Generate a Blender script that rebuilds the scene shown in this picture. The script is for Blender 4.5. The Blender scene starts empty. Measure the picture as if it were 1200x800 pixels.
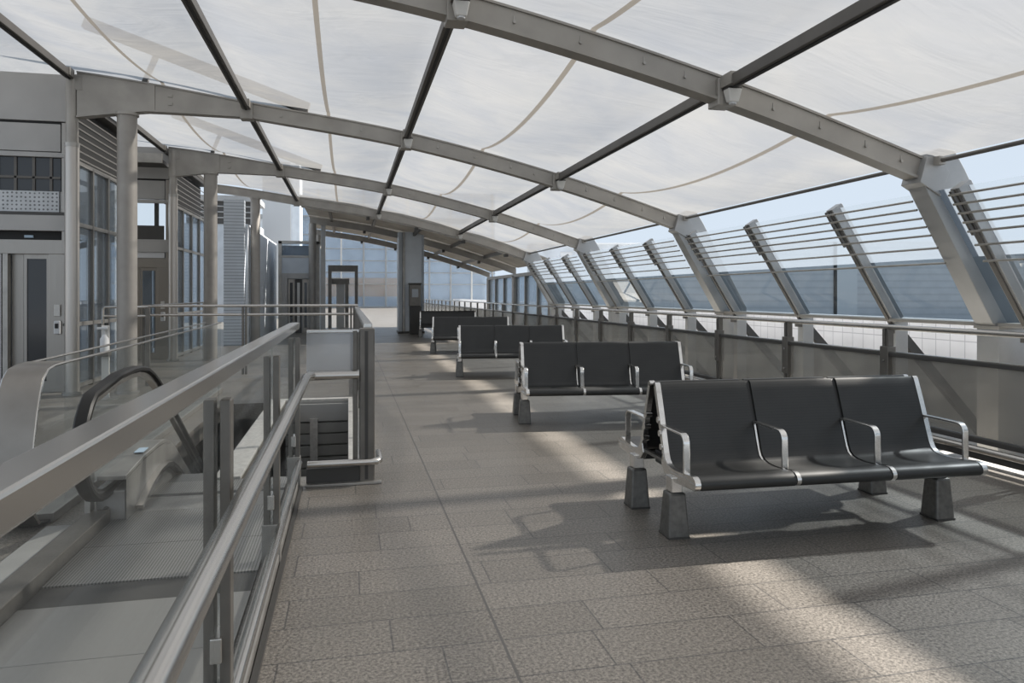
import bpy, math, random
from mathutils import Vector, Matrix
random.seed(7)
SC = bpy.context.scene
COL = SC.collection
PI = math.pi
ORIGIN = {}

# ------------------------------------------------------------------ materials
def mat(name, col, rough=0.5, metal=0.0, spec=0.5, noise=None, bump=None):
    """noise=(scale, amount) colour variation; bump=(scale, strength)."""
    m = bpy.data.materials.new(name); m.use_nodes = True
    nt = m.node_tree; b = nt.nodes['Principled BSDF']
    b.inputs['Base Color'].default_value = (*col, 1)
    b.inputs['Roughness'].default_value = rough
    b.inputs['Metallic'].default_value = metal
    b.inputs['Specular IOR Level'].default_value = spec
    tc = nt.nodes.new('ShaderNodeTexCoord')
    if noise:
        n = nt.nodes.new('ShaderNodeTexNoise'); n.inputs['Scale'].default_value = noise[0]
        n.inputs['Detail'].default_value = 5
        nt.links.new(tc.outputs['Object'], n.inputs['Vector'])
        r = nt.nodes.new('ShaderNodeValToRGB')
        a = noise[1]
        r.color_ramp.elements[0].position = 0.3; r.color_ramp.elements[1].position = 0.7
        r.color_ramp.elements[0].color = (*[c * (1 - a) for c in col], 1)
        r.color_ramp.elements[1].color = (*[min(1, c * (1 + a)) for c in col], 1)
        nt.links.new(n.outputs['Fac'], r.inputs['Fac'])
        nt.links.new(r.outputs['Color'], b.inputs['Base Color'])
    if bump:
        n = nt.nodes.new('ShaderNodeTexNoise'); n.inputs['Scale'].default_value = bump[0]
        n.inputs['Detail'].default_value = 3
        nt.links.new(tc.outputs['Object'], n.inputs['Vector'])
        u = nt.nodes.new('ShaderNodeBump'); u.inputs['Strength'].default_value = bump[1]
        u.inputs['Distance'].default_value = 0.01
        nt.links.new(n.outputs['Fac'], u.inputs['Height'])
        nt.links.new(u.outputs['Normal'], b.inputs['Normal'])
    return m

def brushed(name, col, rough, axis, metal=1.0):
    m = mat(name, col, rough, metal)
    nt = m.node_tree; b = nt.nodes['Principled BSDF']
    tc = nt.nodes.new('ShaderNodeTexCoord'); mp = nt.nodes.new('ShaderNodeMapping')
    s = [60, 60, 60]; s[axis] = 1.5
    mp.inputs['Scale'].default_value = s
    n = nt.nodes.new('ShaderNodeTexNoise'); n.inputs['Scale'].default_value = 1.0; n.inputs['Detail'].default_value = 3
    nt.links.new(tc.outputs['Object'], mp.inputs['Vector']); nt.links.new(mp.outputs['Vector'], n.inputs['Vector'])
    mr = nt.nodes.new('ShaderNodeMapRange')
    mr.inputs['To Min'].default_value = rough - 0.1; mr.inputs['To Max'].default_value = rough + 0.15
    nt.links.new(n.outputs['Fac'], mr.inputs['Value']); nt.links.new(mr.outputs['Result'], b.inputs['Roughness'])
    return m

def glass_mat(name, tint, gloss=0.06, rough=0.02, haze=0.0, haze_col=(0.6, 0.62, 0.63), grazing=0.3):
    """thin architectural glass: straight-through transmission plus a Fresnel reflection, optional even diffuse veil."""
    m = bpy.data.materials.new(name); m.use_nodes = True
    nt = m.node_tree; nt.nodes.clear()
    out = nt.nodes.new('ShaderNodeOutputMaterial')
    tr = nt.nodes.new('ShaderNodeBsdfTransparent'); tr.inputs['Color'].default_value = (*tint, 1)
    gl = nt.nodes.new('ShaderNodeBsdfGlossy'); gl.inputs['Roughness'].default_value = rough
    gl.inputs['Color'].default_value = (0.9, 0.93, 0.95, 1)
    lw = nt.nodes.new('ShaderNodeFresnel'); lw.inputs['IOR'].default_value = 1.33
    mr = nt.nodes.new('ShaderNodeMapRange'); mr.inputs['To Min'].default_value = gloss; mr.inputs['To Max'].default_value = min(1, gloss + grazing)
    nt.links.new(lw.outputs['Fac'], mr.inputs['Value'])
    mx = nt.nodes.new('ShaderNodeMixShader')
    nt.links.new(mr.outputs['Result'], mx.inputs['Fac'])
    nt.links.new(tr.outputs[0], mx.inputs[1]); nt.links.new(gl.outputs[0], mx.inputs[2])
    res = mx
    if haze > 0:
        df = nt.nodes.new('ShaderNodeBsdfDiffuse'); df.inputs['Color'].default_value = (*haze_col, 1)
        m2 = nt.nodes.new('ShaderNodeMixShader'); m2.inputs['Fac'].default_value = haze
        nt.links.new(mx.outputs[0], m2.inputs[1]); nt.links.new(df.outputs[0], m2.inputs[2]); res = m2
    nt.links.new(res.outputs[0], out.inputs['Surface'])
    return m

def brightened_glass_mat():
    # solar glass; translucent white share added to keep the darkened panes bright
    m = bpy.data.materials.new('brightened_solar_glass'); m.use_nodes = True
    nt = m.node_tree; nt.nodes.clear(); L = nt.links.new
    out = nt.nodes.new('ShaderNodeOutputMaterial')
    tr = nt.nodes.new('ShaderNodeBsdfTransparent'); tr.inputs['Color'].default_value = (0.26, 0.295, 0.325, 1)
    tl = nt.nodes.new('ShaderNodeBsdfTranslucent'); tl.inputs['Color'].default_value = (0.70, 0.80, 0.92, 1)
    mx = nt.nodes.new('ShaderNodeMixShader'); mx.inputs['Fac'].default_value = 0.14
    L(tr.outputs[0], mx.inputs[1]); L(tl.outputs[0], mx.inputs[2]); L(mx.outputs[0], out.inputs['Surface'])
    return m

def floor_mat():
    m = bpy.data.materials.new('granite_slabs'); m.use_nodes = True
    nt = m.node_tree; b = nt.nodes['Principled BSDF']; L = nt.links.new
    tc = nt.nodes.new('ShaderNodeTexCoord'); mp = nt.nodes.new('ShaderNodeMapping')
    mp.inputs['Location'].default_value = (0.27, 0.02, 0)
    L(tc.outputs['Object'], mp.inputs['Vector'])
    br = nt.nodes.new('ShaderNodeTexBrick')
    br.offset = 0.5; br.offset_frequency = 2; br.squash = 0.72; br.squash_frequency = 3
    br.inputs['Scale'].default_value = 1.0
    br.inputs['Brick Width'].default_value = 0.9; br.inputs['Row Height'].default_value = 0.3
    br.inputs['Mortar Size'].default_value = 0.004; br.inputs['Mortar Smooth'].default_value = 0.1
    br.inputs['Color1'].default_value = (0.165, 0.150, 0.131, 1); br.inputs['Color2'].default_value = (0.20, 0.182, 0.160, 1)
    br.inputs['Mortar'].default_value = (0.085, 0.08, 0.075, 1)
    L(mp.outputs['Vector'], br.inputs['Vector'])
    n1 = nt.nodes.new('ShaderNodeTexNoise'); n1.inputs['Scale'].default_value = 70; n1.inputs['Detail'].default_value = 4; n1.inputs['Roughness'].default_value = 0.8
    L(tc.outputs['Object'], n1.inputs['Vector'])
    r1 = nt.nodes.new('ShaderNodeValToRGB')
    r1.color_ramp.elements[0].position = 0.38; r1.color_ramp.elements[0].color = (0.34, 0.34, 0.34, 1)
    r1.color_ramp.elements[1].position = 0.63; r1.color_ramp.elements[1].color = (1.65, 1.65, 1.65, 1)
    L(n1.outputs['Fac'], r1.inputs['Fac'])
    n2 = nt.nodes.new('ShaderNodeTexNoise'); n2.inputs['Scale'].default_value = 1.3; n2.inputs['Detail'].default_value = 4
    L(tc.outputs['Object'], n2.inputs['Vector'])
    r2 = nt.nodes.new('ShaderNodeMapRange'); r2.inputs['To Min'].default_value = 0.8; r2.inputs['To Max'].default_value = 1.2
    L(n2.outputs['Fac'], r2.inputs['Value'])
    m1 = nt.nodes.new('ShaderNodeMix'); m1.data_type = 'RGBA'; m1.blend_type = 'MULTIPLY'; m1.inputs[0].default_value = 0.95
    L(br.outputs['Color'], m1.inputs[6]); L(r1.outputs['Color'], m1.inputs[7])
    m2 = nt.nodes.new('ShaderNodeMix'); m2.data_type = 'RGBA'; m2.blend_type = 'MULTIPLY'; m2.inputs[0].default_value = 1
    L(m1.outputs[2], m2.inputs[6]); L(r2.outputs['Result'], m2.inputs[7])
    # long expansion joint running down the hall
    sx = nt.nodes.new('ShaderNodeSeparateXYZ'); L(tc.outputs['Object'], sx.inputs['Vector'])
    ab = nt.nodes.new('ShaderNodeMath'); ab.operation = 'SUBTRACT'; ab.inputs[1].default_value = 0.63; L(sx.outputs['X'], ab.inputs[0])
    a2 = nt.nodes.new('ShaderNodeMath'); a2.operation = 'ABSOLUTE'; L(ab.outputs[0], a2.inputs[0])
    a3 = nt.nodes.new('ShaderNodeMath'); a3.operation = 'LESS_THAN'; a3.inputs[1].default_value = 0.006; L(a2.outputs[0], a3.inputs[0])
    m3 = nt.nodes.new('ShaderNodeMix'); m3.data_type = 'RGBA'; m3.inputs[7].default_value = (0.08, 0.075, 0.07, 1)
    L(a3.outputs[0], m3.inputs[0]); L(m2.outputs[2], m3.inputs[6])
    L(m3.outputs[2], b.inputs['Base Color'])
    rr = nt.nodes.new('ShaderNodeMapRange'); rr.inputs['To Min'].default_value = 0.24; rr.inputs['To Max'].default_value = 0.5
    L(n2.outputs['Fac'], rr.inputs['Value']); L(rr.outputs['Result'], b.inputs['Roughness'])
    bu = nt.nodes.new('ShaderNodeBump'); bu.inputs['Strength'].default_value = 0.25; bu.inputs['Distance'].default_value = 0.004
    L(n1.outputs['Fac'], bu.inputs['Height']); L(bu.outputs['Normal'], b.inputs['Normal'])
    return m

def membrane_mat():
    m = bpy.data.materials.new('roof_fabric'); m.use_nodes = True
    nt = m.node_tree; nt.nodes.clear(); L = nt.links.new
    out = nt.nodes.new('ShaderNodeOutputMaterial')
    tc = nt.nodes.new('ShaderNodeTexCoord')
    n = nt.nodes.new('ShaderNodeTexNoise'); n.inputs['Scale'].default_value = 0.9; n.inputs['Detail'].default_value = 5
    n.inputs['Distortion'].default_value = 0.6
    L(tc.outputs['Object'], n.inputs['Vector'])
    r = nt.nodes.new('ShaderNodeValToRGB')
    r.color_ramp.elements[0].position = 0.3; r.color_ramp.elements[0].color = (0.245, 0.25, 0.262, 1)
    r.color_ramp.elements[1].position = 0.7; r.color_ramp.elements[1].color = (0.32, 0.312, 0.298, 1)
    L(n.outputs['Fac'], r.inputs['Fac'])
    tl = nt.nodes.new('ShaderNodeBsdfTranslucent'); df = nt.nodes.new('ShaderNodeBsdfDiffuse')
    L(r.outputs['Color'], tl.inputs['Color']); L(r.outputs['Color'], df.inputs['Color'])
    tr = nt.nodes.new('ShaderNodeBsdfTransparent'); tr.inputs['Color'].default_value = (0.92, 0.92, 0.92, 1)
    # wrinkles near the clamped edges
    mp = nt.nodes.new('ShaderNodeMapping'); mp.inputs['Scale'].default_value = (1.2, 3.5, 1); mp.inputs['Rotation'].default_value = (0, 0, 0.5)
    L(tc.outputs['Object'], mp.inputs['Vector'])
    n2 = nt.nodes.new('ShaderNodeTexNoise'); n2.inputs['Scale'].default_value = 0.7; n2.inputs['Detail'].default_value = 3; n2.inputs['Distortion'].default_value = 1.2
    L(mp.outputs['Vector'], n2.inputs['Vector'])
    bu = nt.nodes.new('ShaderNodeBump'); bu.inputs['Strength'].default_value = 0.3; bu.inputs['Distance'].default_value = 0.15
    L(n2.outputs['Fac'], bu.inputs['Height'])
    L(bu.outputs['Normal'], tl.inputs['Normal']); L(bu.outputs['Normal'], df.inputs['Normal'])
    a = nt.nodes.new('ShaderNodeMixShader'); a.inputs['Fac'].default_value = 0.45
    L(tl.outputs[0], a.inputs[1]); L(df.outputs[0], a.inputs[2])
    c = nt.nodes.new('ShaderNodeMixShader'); c.inputs['Fac'].default_value = 0.23
    L(a.outputs[0], c.inputs[1]); L(tr.outputs[0], c.inputs[2])
    L(c.outputs[0], out.inputs['Surface'])
    return m

def stripe_mat(name, c1, c2, period, duty, axis, rough=0.6, period2=None, axis2=0, line2=0.02, metal=0.0):
    """two-tone material with lines at a world period along an axis (siding, tiles, step ribs)."""
    m = mat(name, c1, rough, metal); nt = m.node_tree; b = nt.nodes['Principled BSDF']; L = nt.links.new
    tc = nt.nodes.new('ShaderNodeTexCoord'); sx = nt.nodes.new('ShaderNodeSeparateXYZ'); L(tc.outputs['Object'], sx.inputs['Vector'])
    def line(ax, per, dut):
        d = nt.nodes.new('ShaderNodeMath'); d.operation = 'DIVIDE'; d.inputs[1].default_value = per; L(sx.outputs[ax], d.inputs[0])
        f = nt.nodes.new('ShaderNodeMath'); f.operation = 'FRACT'; L(d.outputs[0], f.inputs[0])
        l = nt.nodes.new('ShaderNodeMath'); l.operation = 'LESS_THAN'; l.inputs[1].default_value = dut; L(f.outputs[0], l.inputs[0])
        return l
    k = line(axis, period, duty)
    if period2:
        k2 = line(axis2, period2, line2)
        mm = nt.nodes.new('ShaderNodeMath'); mm.operation = 'MAXIMUM'; L(k.outputs[0], mm.inputs[0]); L(k2.outputs[0], mm.inputs[1]); k = mm
    mx = nt.nodes.new('ShaderNodeMix'); mx.data_type = 'RGBA'
    mx.inputs[6].default_value = (*c1, 1); mx.inputs[7].default_value = (*c2, 1)
    L(k.outputs[0], mx.inputs[0])
    n = nt.nodes.new('ShaderNodeTexNoise'); n.inputs['Scale'].default_value = 2.0; n.inputs['Detail'].default_value = 4
    L(tc.outputs['Object'], n.inputs['Vector'])
    mr = nt.nodes.new('ShaderNodeMapRange'); mr.inputs['To Min'].default_value = 0.86; mr.inputs['To Max'].default_value = 1.14
    L(n.outputs['Fac'], mr.inputs['Value'])
    mu = nt.nodes.new('ShaderNodeMix'); mu.data_type = 'RGBA'; mu.blend_type = 'MULTIPLY'; mu.inputs[0].default_value = 1
    L(mx.outputs[2], mu.inputs[6]); L(mr.outputs['Result'], mu.inputs[7])
    L(mu.outputs[2], b.inputs['Base Color'])
    bu = nt.nodes.new('ShaderNodeBump'); bu.inputs['Strength'].default_value = 0.3; bu.inputs['Distance'].default_value = 0.01; bu.invert = True
    L(k.outputs[0], bu.inputs['Height']); L(bu.outputs['Normal'], b.inputs['Normal'])
    return m

def perforated_mat(name, c1, c2, scale, thr, rough, metal):
    m = mat(name, c1, rough, metal); nt = m.node_tree; b = nt.nodes['Principled BSDF']; L = nt.links.new
    tc = nt.nodes.new('ShaderNodeTexCoord')
    v = nt.nodes.new('ShaderNodeTexVoronoi'); v.inputs['Scale'].default_value = scale; v.inputs['Randomness'].default_value = 0.15
    L(tc.outputs['Object'], v.inputs['Vector'])
    l = nt.nodes.new('ShaderNodeMath'); l.operation = 'LESS_THAN'; l.inputs[1].default_value = thr; L(v.outputs['Distance'], l.inputs[0])
    n = nt.nodes.new('ShaderNodeTexNoise'); n.inputs['Scale'].default_value = 6; n.inputs['Detail'].default_value = 6
    L(tc.outputs['Object'], n.inputs['Vector'])
    mr = nt.nodes.new('ShaderNodeMapRange'); mr.inputs['To Min'].default_value = 0.75; mr.inputs['To Max'].default_value = 1.25
    L(n.outputs['Fac'], mr.inputs['Value'])
    mx = nt.nodes.new('ShaderNodeMix'); mx.data_type = 'RGBA'; mx.inputs[6].default_value = (*c1, 1); mx.inputs[7].default_value = (*c2, 1)
    L(l.outputs[0], mx.inputs[0])
    mu = nt.nodes.new('ShaderNodeMix'); mu.data_type = 'RGBA'; mu.blend_type = 'MULTIPLY'; mu.inputs[0].default_value = 1
    L(mx.outputs[2], mu.inputs[6]); L(mr.outputs['Result'], mu.inputs[7]); L(mu.outputs[2], b.inputs['Base Color'])
    return m

M = {}
M['floor'] = floor_mat()
M['fabric'] = membrane_mat()
M['seam'] = mat('fabric_seam', (0.50, 0.46, 0.41), 0.8)
M['seam'].node_tree.nodes['Principled BSDF'].inputs['Transmission Weight'].default_value = 0.0
M['beam'] = mat('beam_paint', (0.36, 0.34, 0.31), 0.45, 0.35, noise=(3, 0.12))
M['beam_dark'] = mat('purlin_paint', (0.13, 0.122, 0.112), 0.5, 0.3, noise=(3, 0.12))
M['strut'] = mat('strut_paint', (0.40, 0.40, 0.395), 0.42, 0.35, noise=(2.5, 0.12))
M['ghost'] = mat('weathered_beam', (0.17, 0.16, 0.15), 0.6, 0.1)
M['steel'] = mat('polished_steel', (0.60, 0.58, 0.55), 0.24, 1.0)
M['steel_v'] = brushed('brushed_steel_vertical', (0.33, 0.31, 0.285), 0.34, 2)
M['steel_dull'] = mat('dull_steel', (0.40, 0.385, 0.36), 0.42, 0.8, noise=(5, 0.15))
M['post'] = mat('post_metal', (0.19, 0.177, 0.16), 0.4, 0.7, noise=(6, 0.15))
M['tubepost'] = brushed('tube_post_steel', (0.52, 0.49, 0.455), 0.36, 2, 0.85)
M['column'] = mat('column_paint', (0.33, 0.31, 0.285), 0.5, 0.3, noise=(4, 0.1))
M['chrome'] = mat('polished_aluminium', (0.78, 0.77, 0.75), 0.22, 1.0, noise=(20, 0.08))
M['seat'] = perforated_mat('perforated_seat_steel', (0.036, 0.037, 0.0365), (0.016, 0.016, 0.016), 170, 0.30, 0.40, 0.2)
M['seat_under'] = mat('dark_bench_metal', (0.045, 0.045, 0.045), 0.45, 0.5)
M['leg'] = mat('bench_leg_metal', (0.17, 0.165, 0.155), 0.42, 0.7, noise=(30, 0.18))
M['rubber'] = mat('black_handrail_rubber', (0.016, 0.0155, 0.015), 0.45, 0.0, 0.3)
M['black'] = mat('black_gap', (0.02, 0.02, 0.02), 0.7)
M['dark'] = mat('dark_metal', (0.075, 0.072, 0.068), 0.5, 0.3)
M['glass'] = glass_mat('barrier_glass', (0.95, 0.96, 0.96), 0.006, 0.02, haze=0.006, grazing=0.09)
M['glass_hazy'] = glass_mat('hazy_glass', (0.92, 0.93, 0.94), 0.02, 0.05, haze=0.28, haze_col=(0.85, 0.86, 0.88))
M['glass_frost'] = glass_mat('frosted_glass', (0.80, 0.79, 0.77), 0.05, 0.08, haze=0.30, haze_col=(0.42, 0.40, 0.37))  # grey diffuse veil over the railing glass
M['glass_blue'] = glass_mat('shaft_glass', (0.80, 0.85, 0.90), 0.06, 0.02, haze=0.04, haze_col=(0.5, 0.55, 0.6))
M['glass_window'] = glass_mat('side_window_glass', (0.32, 0.375, 0.42), 0.0, 0.02)
M['glass_window_top'] = brightened_glass_mat()
M['glass_dark'] = mat('dark_lift_glass', (0.03, 0.032, 0.035), 0.12, 0.0, 0.6)
M['panel'] = mat('fascia_panel', (0.42, 0.41, 0.395), 0.5, 0.2, noise=(2, 0.06))
M['panel_blue'] = mat('blue_grey_panel', (0.78, 0.83, 0.88), 0.45, 0.2, noise=(2, 0.06))
M['panel_mid'] = mat('mid_grey_panel', (0.52, 0.56, 0.60), 0.5, 0.2, noise=(2, 0.08))
M['white'] = mat('white_paint', (0.62, 0.63, 0.64), 0.5)
M['white_dim'] = mat('white_plastic', (0.66, 0.65, 0.62), 0.45)
M['frost_dots'] = perforated_mat('dotted_frosted_glass', (0.56, 0.58, 0.60), (0.16, 0.17, 0.18), 17, 0.25, 0.4, 0.0)
M['siding'] = stripe_mat('horizontal_siding', (0.66, 0.71, 0.77), (0.38, 0.43, 0.48), 0.09, 0.25, 2)
M['siding_plain'] = stripe_mat('fine_siding', (0.82, 0.86, 0.90), (0.74, 0.78, 0.82), 0.05, 0.3, 2)
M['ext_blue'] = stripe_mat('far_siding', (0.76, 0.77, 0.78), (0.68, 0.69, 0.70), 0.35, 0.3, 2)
M['ext_strip'] = mat('far_door_strip', (0.85, 0.87, 0.88), 0.6)
M['tile'] = stripe_mat('white_wall_tile', (0.82, 0.82, 0.83), (0.52, 0.52, 0.54), 0.26, 0.05, 1, 0.5, 0.26, 2, 0.05)
def backlit(m, fac, col):
    nt = m.node_tree; b = nt.nodes['Principled BSDF']; out = nt.nodes['Material Output']
    tl = nt.nodes.new('ShaderNodeBsdfTranslucent'); tl.inputs['Color'].default_value = (*col, 1)
    if b.inputs['Base Color'].links: nt.links.new(b.inputs['Base Color'].links[0].from_socket, tl.inputs['Color'])
    mx = nt.nodes.new('ShaderNodeMixShader'); mx.inputs['Fac'].default_value = fac
    nt.links.new(b.outputs[0], mx.inputs[1]); nt.links.new(tl.outputs[0], mx.inputs[2]); nt.links.new(mx.outputs[0], out.inputs['Surface'])
    return m
backlit(M['tile'], 0.35, (0.8, 0.8, 0.8))  # translucency added so the tiled wall's shaded face looks bright
M['seam'] = backlit(mat('fabric_seam_tape', (0.40, 0.37, 0.33), 0.8), 0.6, (0.40, 0.37, 0.33))
M['concrete'] = mat('rough_concrete', (0.33, 0.32, 0.295), 0.8, noise=(2.5, 0.2), bump=(30, 0.3))
M['ground'] = mat('outside_paving', (0.40, 0.39, 0.38), 0.85, noise=(1.5, 0.2))
M['stone'] = mat('kerb_stone', (0.52, 0.50, 0.47), 0.55, noise=(25, 0.15))
M['plate'] = brushed('landing_plate', (0.36, 0.35, 0.33), 0.42, 1, 0.6)
M['ribbed'] = stripe_mat('ribbed_plate', (0.38, 0.37, 0.35), (0.2, 0.195, 0.185), 0.016, 0.4, 0, 0.38, metal=0.6)
M['step'] = stripe_mat('step_tread', (0.33, 0.325, 0.31), (0.10, 0.10, 0.10), 0.012, 0.45, 0, 0.45, metal=0.5)
M['slatboard'] = mat('grey_slat', (0.30, 0.295, 0.28), 0.6, noise=(3, 0.15))
M['capsteel'] = mat('satin_end_cap', (0.30, 0.28, 0.255), 0.42, 0.8, noise=(3.5, 0.14))
M['facade'] = glass_mat('far_facade_glass', (0.66, 0.72, 0.78), 0.04, 0.05, haze=0.22, haze_col=(0.66, 0.72, 0.78))
M['tan'] = mat('tan_cladding', (0.80, 0.44, 0.20), 0.7)
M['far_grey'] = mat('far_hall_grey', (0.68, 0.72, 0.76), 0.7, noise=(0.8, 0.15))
M['roofpanel'] = mat('light_passing_roof_panel', (0.36, 0.34, 0.31), 0.7, noise=(2, 0.15))
M['roofpanel'] = backlit(M['roofpanel'], 0.3, (0.36, 0.34, 0.31))  # solid panels let some sun through, added to brighten the space below
M['bright'] = mat('pale_soffit', (0.62, 0.61, 0.59), 0.6)
M['screen'] = mat('pale_blue_sticker', (0.45, 0.58, 0.70), 0.4)

# ------------------------------------------------------------------ mesh builder
class MB:
    def __init__(s): s.v = []; s.f = []; s.mi = []; s.cur = 0
    def add(s, vs, fs):
        b = len(s.v); s.v += [Vector(p) for p in vs]
        for f in fs: s.f.append([b + i for i in f]); s.mi.append(s.cur)
        return s
    def box(s, x0, x1, y0, y1, z0, z1):
        return s.add([(x0,y0,z0),(x1,y0,z0),(x1,y1,z0),(x0,y1,z0),(x0,y0,z1),(x1,y0,z1),(x1,y1,z1),(x0,y1,z1)],
                     [(0,3,2,1),(4,5,6,7),(0,1,5,4),(1,2,6,5),(2,3,7,6),(3,0,4,7)])
    def bar(s, p0, p1, w, h, up=(0,0,1)):
        p0, p1, up = Vector(p0), Vector(p1), Vector(up)
        d = (p1 - p0).normalized(); sx = d.cross(up)
        if sx.length < 1e-4: sx = d.cross(Vector((1,0,0)))
        sx.normalize(); u = sx.cross(d).normalized()
        a, b = sx * (w/2), u * (h/2)
        vs = [p + q for p in (p0, p1) for q in (-a-b, a-b, a+b, -a+b)]
        return s.add(vs, [(0,1,2,3),(7,6,5,4),(0,4,5,1),(1,5,6,2),(2,6,7,3),(3,7,4,0)])
    def tube(s, pts, r, n=12, caps=True):
        pts = [Vector(p) for p in pts]; rings = []; prev = None
        for i, p in enumerate(pts):
            if i == 0: d = pts[1] - p
            elif i == len(pts) - 1: d = p - pts[i-1]
            else: d = (pts[i+1] - p).normalized() + (p - pts[i-1]).normalized()
            d.normalize()
            if prev is None:
                a = d.cross(Vector((0,0,1)))
                if a.length < 1e-3: a = d.cross(Vector((1,0,0)))
            else: a = prev - d * prev.dot(d)
            a.normalize(); prev = a; c = d.cross(a)
            rr = r[i] if isinstance(r, (list, tuple)) else r
            rings.append([p + (a*math.cos(2*PI*k/n) + c*math.sin(2*PI*k/n)) * rr for k in range(n)])
        vs = [q for g in rings for q in g]; fs = []
        for i in range(len(pts)-1):
            for k in range(n):
                fs.append((i*n+k, i*n+(k+1)%n, (i+1)*n+(k+1)%n, (i+1)*n+k))
        if caps:
            fs.append(tuple(reversed(range(n)))); fs.append(tuple((len(pts)-1)*n+k for k in range(n)))
        return s.add(vs, fs)
    def prism(s, poly, axis, a0, a1):
        """extrude a 2D polygon along an axis. axis 1 (Y): poly in (x,z); axis 0 (X): poly in (y,z); axis 2: (x,y)."""
        def P(p, a):
            return {0: (a, p[0], p[1]), 1: (p[0], a, p[1]), 2: (p[0], p[1], a)}[axis]
        n = len(poly)
        vs = [P(p, a0) for p in poly] + [P(p, a1) for p in poly]
        fs = [tuple(range(n)), tuple(reversed(range(n, 2*n)))] + [(i, (i+1)%n, n+(i+1)%n, n+i) for i in range(n)]
        return s.add(vs, fs)
    def ribbon(s, path, axis, a0, a1, t):
        """a sheet of thickness t following a 2D path, extruded along an axis."""
        n = len(path); off = []
        for i, p in enumerate(path):
            q0 = path[max(i-1, 0)]; q1 = path[min(i+1, n-1)]
            dx, dz = q1[0]-q0[0], q1[1]-q0[1]; l = math.hypot(dx, dz) or 1
            off.append((p[0] - dz/l*t, p[1] + dx/l*t))
        def P(p, a): return {0: (a, p[0], p[1]), 1: (p[0], a, p[1]), 2: (p[0], p[1], a)}[axis]
        vs = []
        for i in range(n): vs += [P(path[i], a0), P(path[i], a1), P(off[i], a1), P(off[i], a0)]
        fs = []
        for i in range(n-1):
            for k in range(4): fs.append((4*i+k, 4*i+(k+1)%4, 4*i+4+(k+1)%4, 4*i+4+k))
        fs.append((3,2,1,0)); fs.append((4*n-4, 4*n-3, 4*n-2, 4*n-1))
        return s.add(vs, fs)
    def frustum(s, c, w0, d0, w1, d1, z0, z1):
        x, y = c
        return s.add([(x-w0/2,y-d0/2,z0),(x+w0/2,y-d0/2,z0),(x+w0/2,y+d0/2,z0),(x-w0/2,y+d0/2,z0),
                      (x-w1/2,y-d1/2,z1),(x+w1/2,y-d1/2,z1),(x+w1/2,y+d1/2,z1),(x-w1/2,y+d1/2,z1)],
                     [(0,3,2,1),(4,5,6,7),(0,1,5,4),(1,2,6,5),(2,3,7,6),(3,0,4,7)])

def build(name, mb, material, parent=None, smooth=False, bevel=0.0, seg=2):
    off = ORIGIN.get(parent.name, Vector((0,0,0))) if parent else Vector((0,0,0))
    me = bpy.data.meshes.new(name)
    me.from_pydata([v - off for v in mb.v], [], mb.f)
    mats = material if isinstance(material, list) else [material]
    for m in mats: me.materials.append(m)
    for p, k in zip(me.polygons, mb.mi): p.material_index = k
    me.update()
    import bmesh
    bm = bmesh.new(); bm.from_mesh(me); bmesh.ops.recalc_face_normals(bm, faces=bm.faces); bm.to_mesh(me); bm.free()
    o = bpy.data.objects.new(name, me); COL.objects.link(o)
    if smooth:
        for p in me.polygons: p.use_smooth = True
        try: me.set_sharp_from_angle(angle=math.radians(40))
        except Exception: pass
    if bevel:
        b = o.modifiers.new('edge', 'BEVEL'); b.width = bevel; b.segments = seg; b.limit_method = 'ANGLE'; b.angle_limit = math.radians(40)
    if parent:
        o.parent = parent; ORIGIN[o.name] = off
    return o

def thing(name, label, cat, loc=(0,0,0), group=None):
    o = bpy.data.objects.new(name, None); COL.objects.link(o)
    o.empty_display_size = 0.2
    o.location = loc; ORIGIN[o.name] = Vector(loc)
    o['label'] = label; o['category'] = cat
    if group: o['group'] = group
    return o

def struct(name, mb, material, label=None, **k):
    o = build(name, mb, material, None, **k); o['kind'] = 'structure'
    if label: o['label'] = label
    return o

def B(*a): return MB().box(*a)
def arc(cx, cz, r, a0, a1, n=8):
    return [(cx + r*math.cos(math.radians(a0+(a1-a0)*i/n)), cz + r*math.sin(math.radians(a0+(a1-a0)*i/n))) for i in range(n+1)]

ORD = ['first','second','third','fourth','fifth','sixth','seventh','eighth','ninth','tenth','eleventh','twelfth','thirteenth','fourteenth','fifteenth','sixteenth']

# ------------------------------------------------------------------ camera
FPX = 850.0; YAW = math.atan2(192.0, FPX); EYE = 1.45
cd = bpy.data.cameras.new('camera'); cam = bpy.data.objects.new('camera', cd); COL.objects.link(cam)
cd.sensor_width = 36; cd.lens = FPX/1200*36; cd.shift_y = -55/1200; cd.clip_start = 0.05; cd.clip_end = 500
cam.location = (0, 0, EYE); cam.rotation_euler = (PI/2, 0, -YAW)
SC.camera = cam

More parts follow.
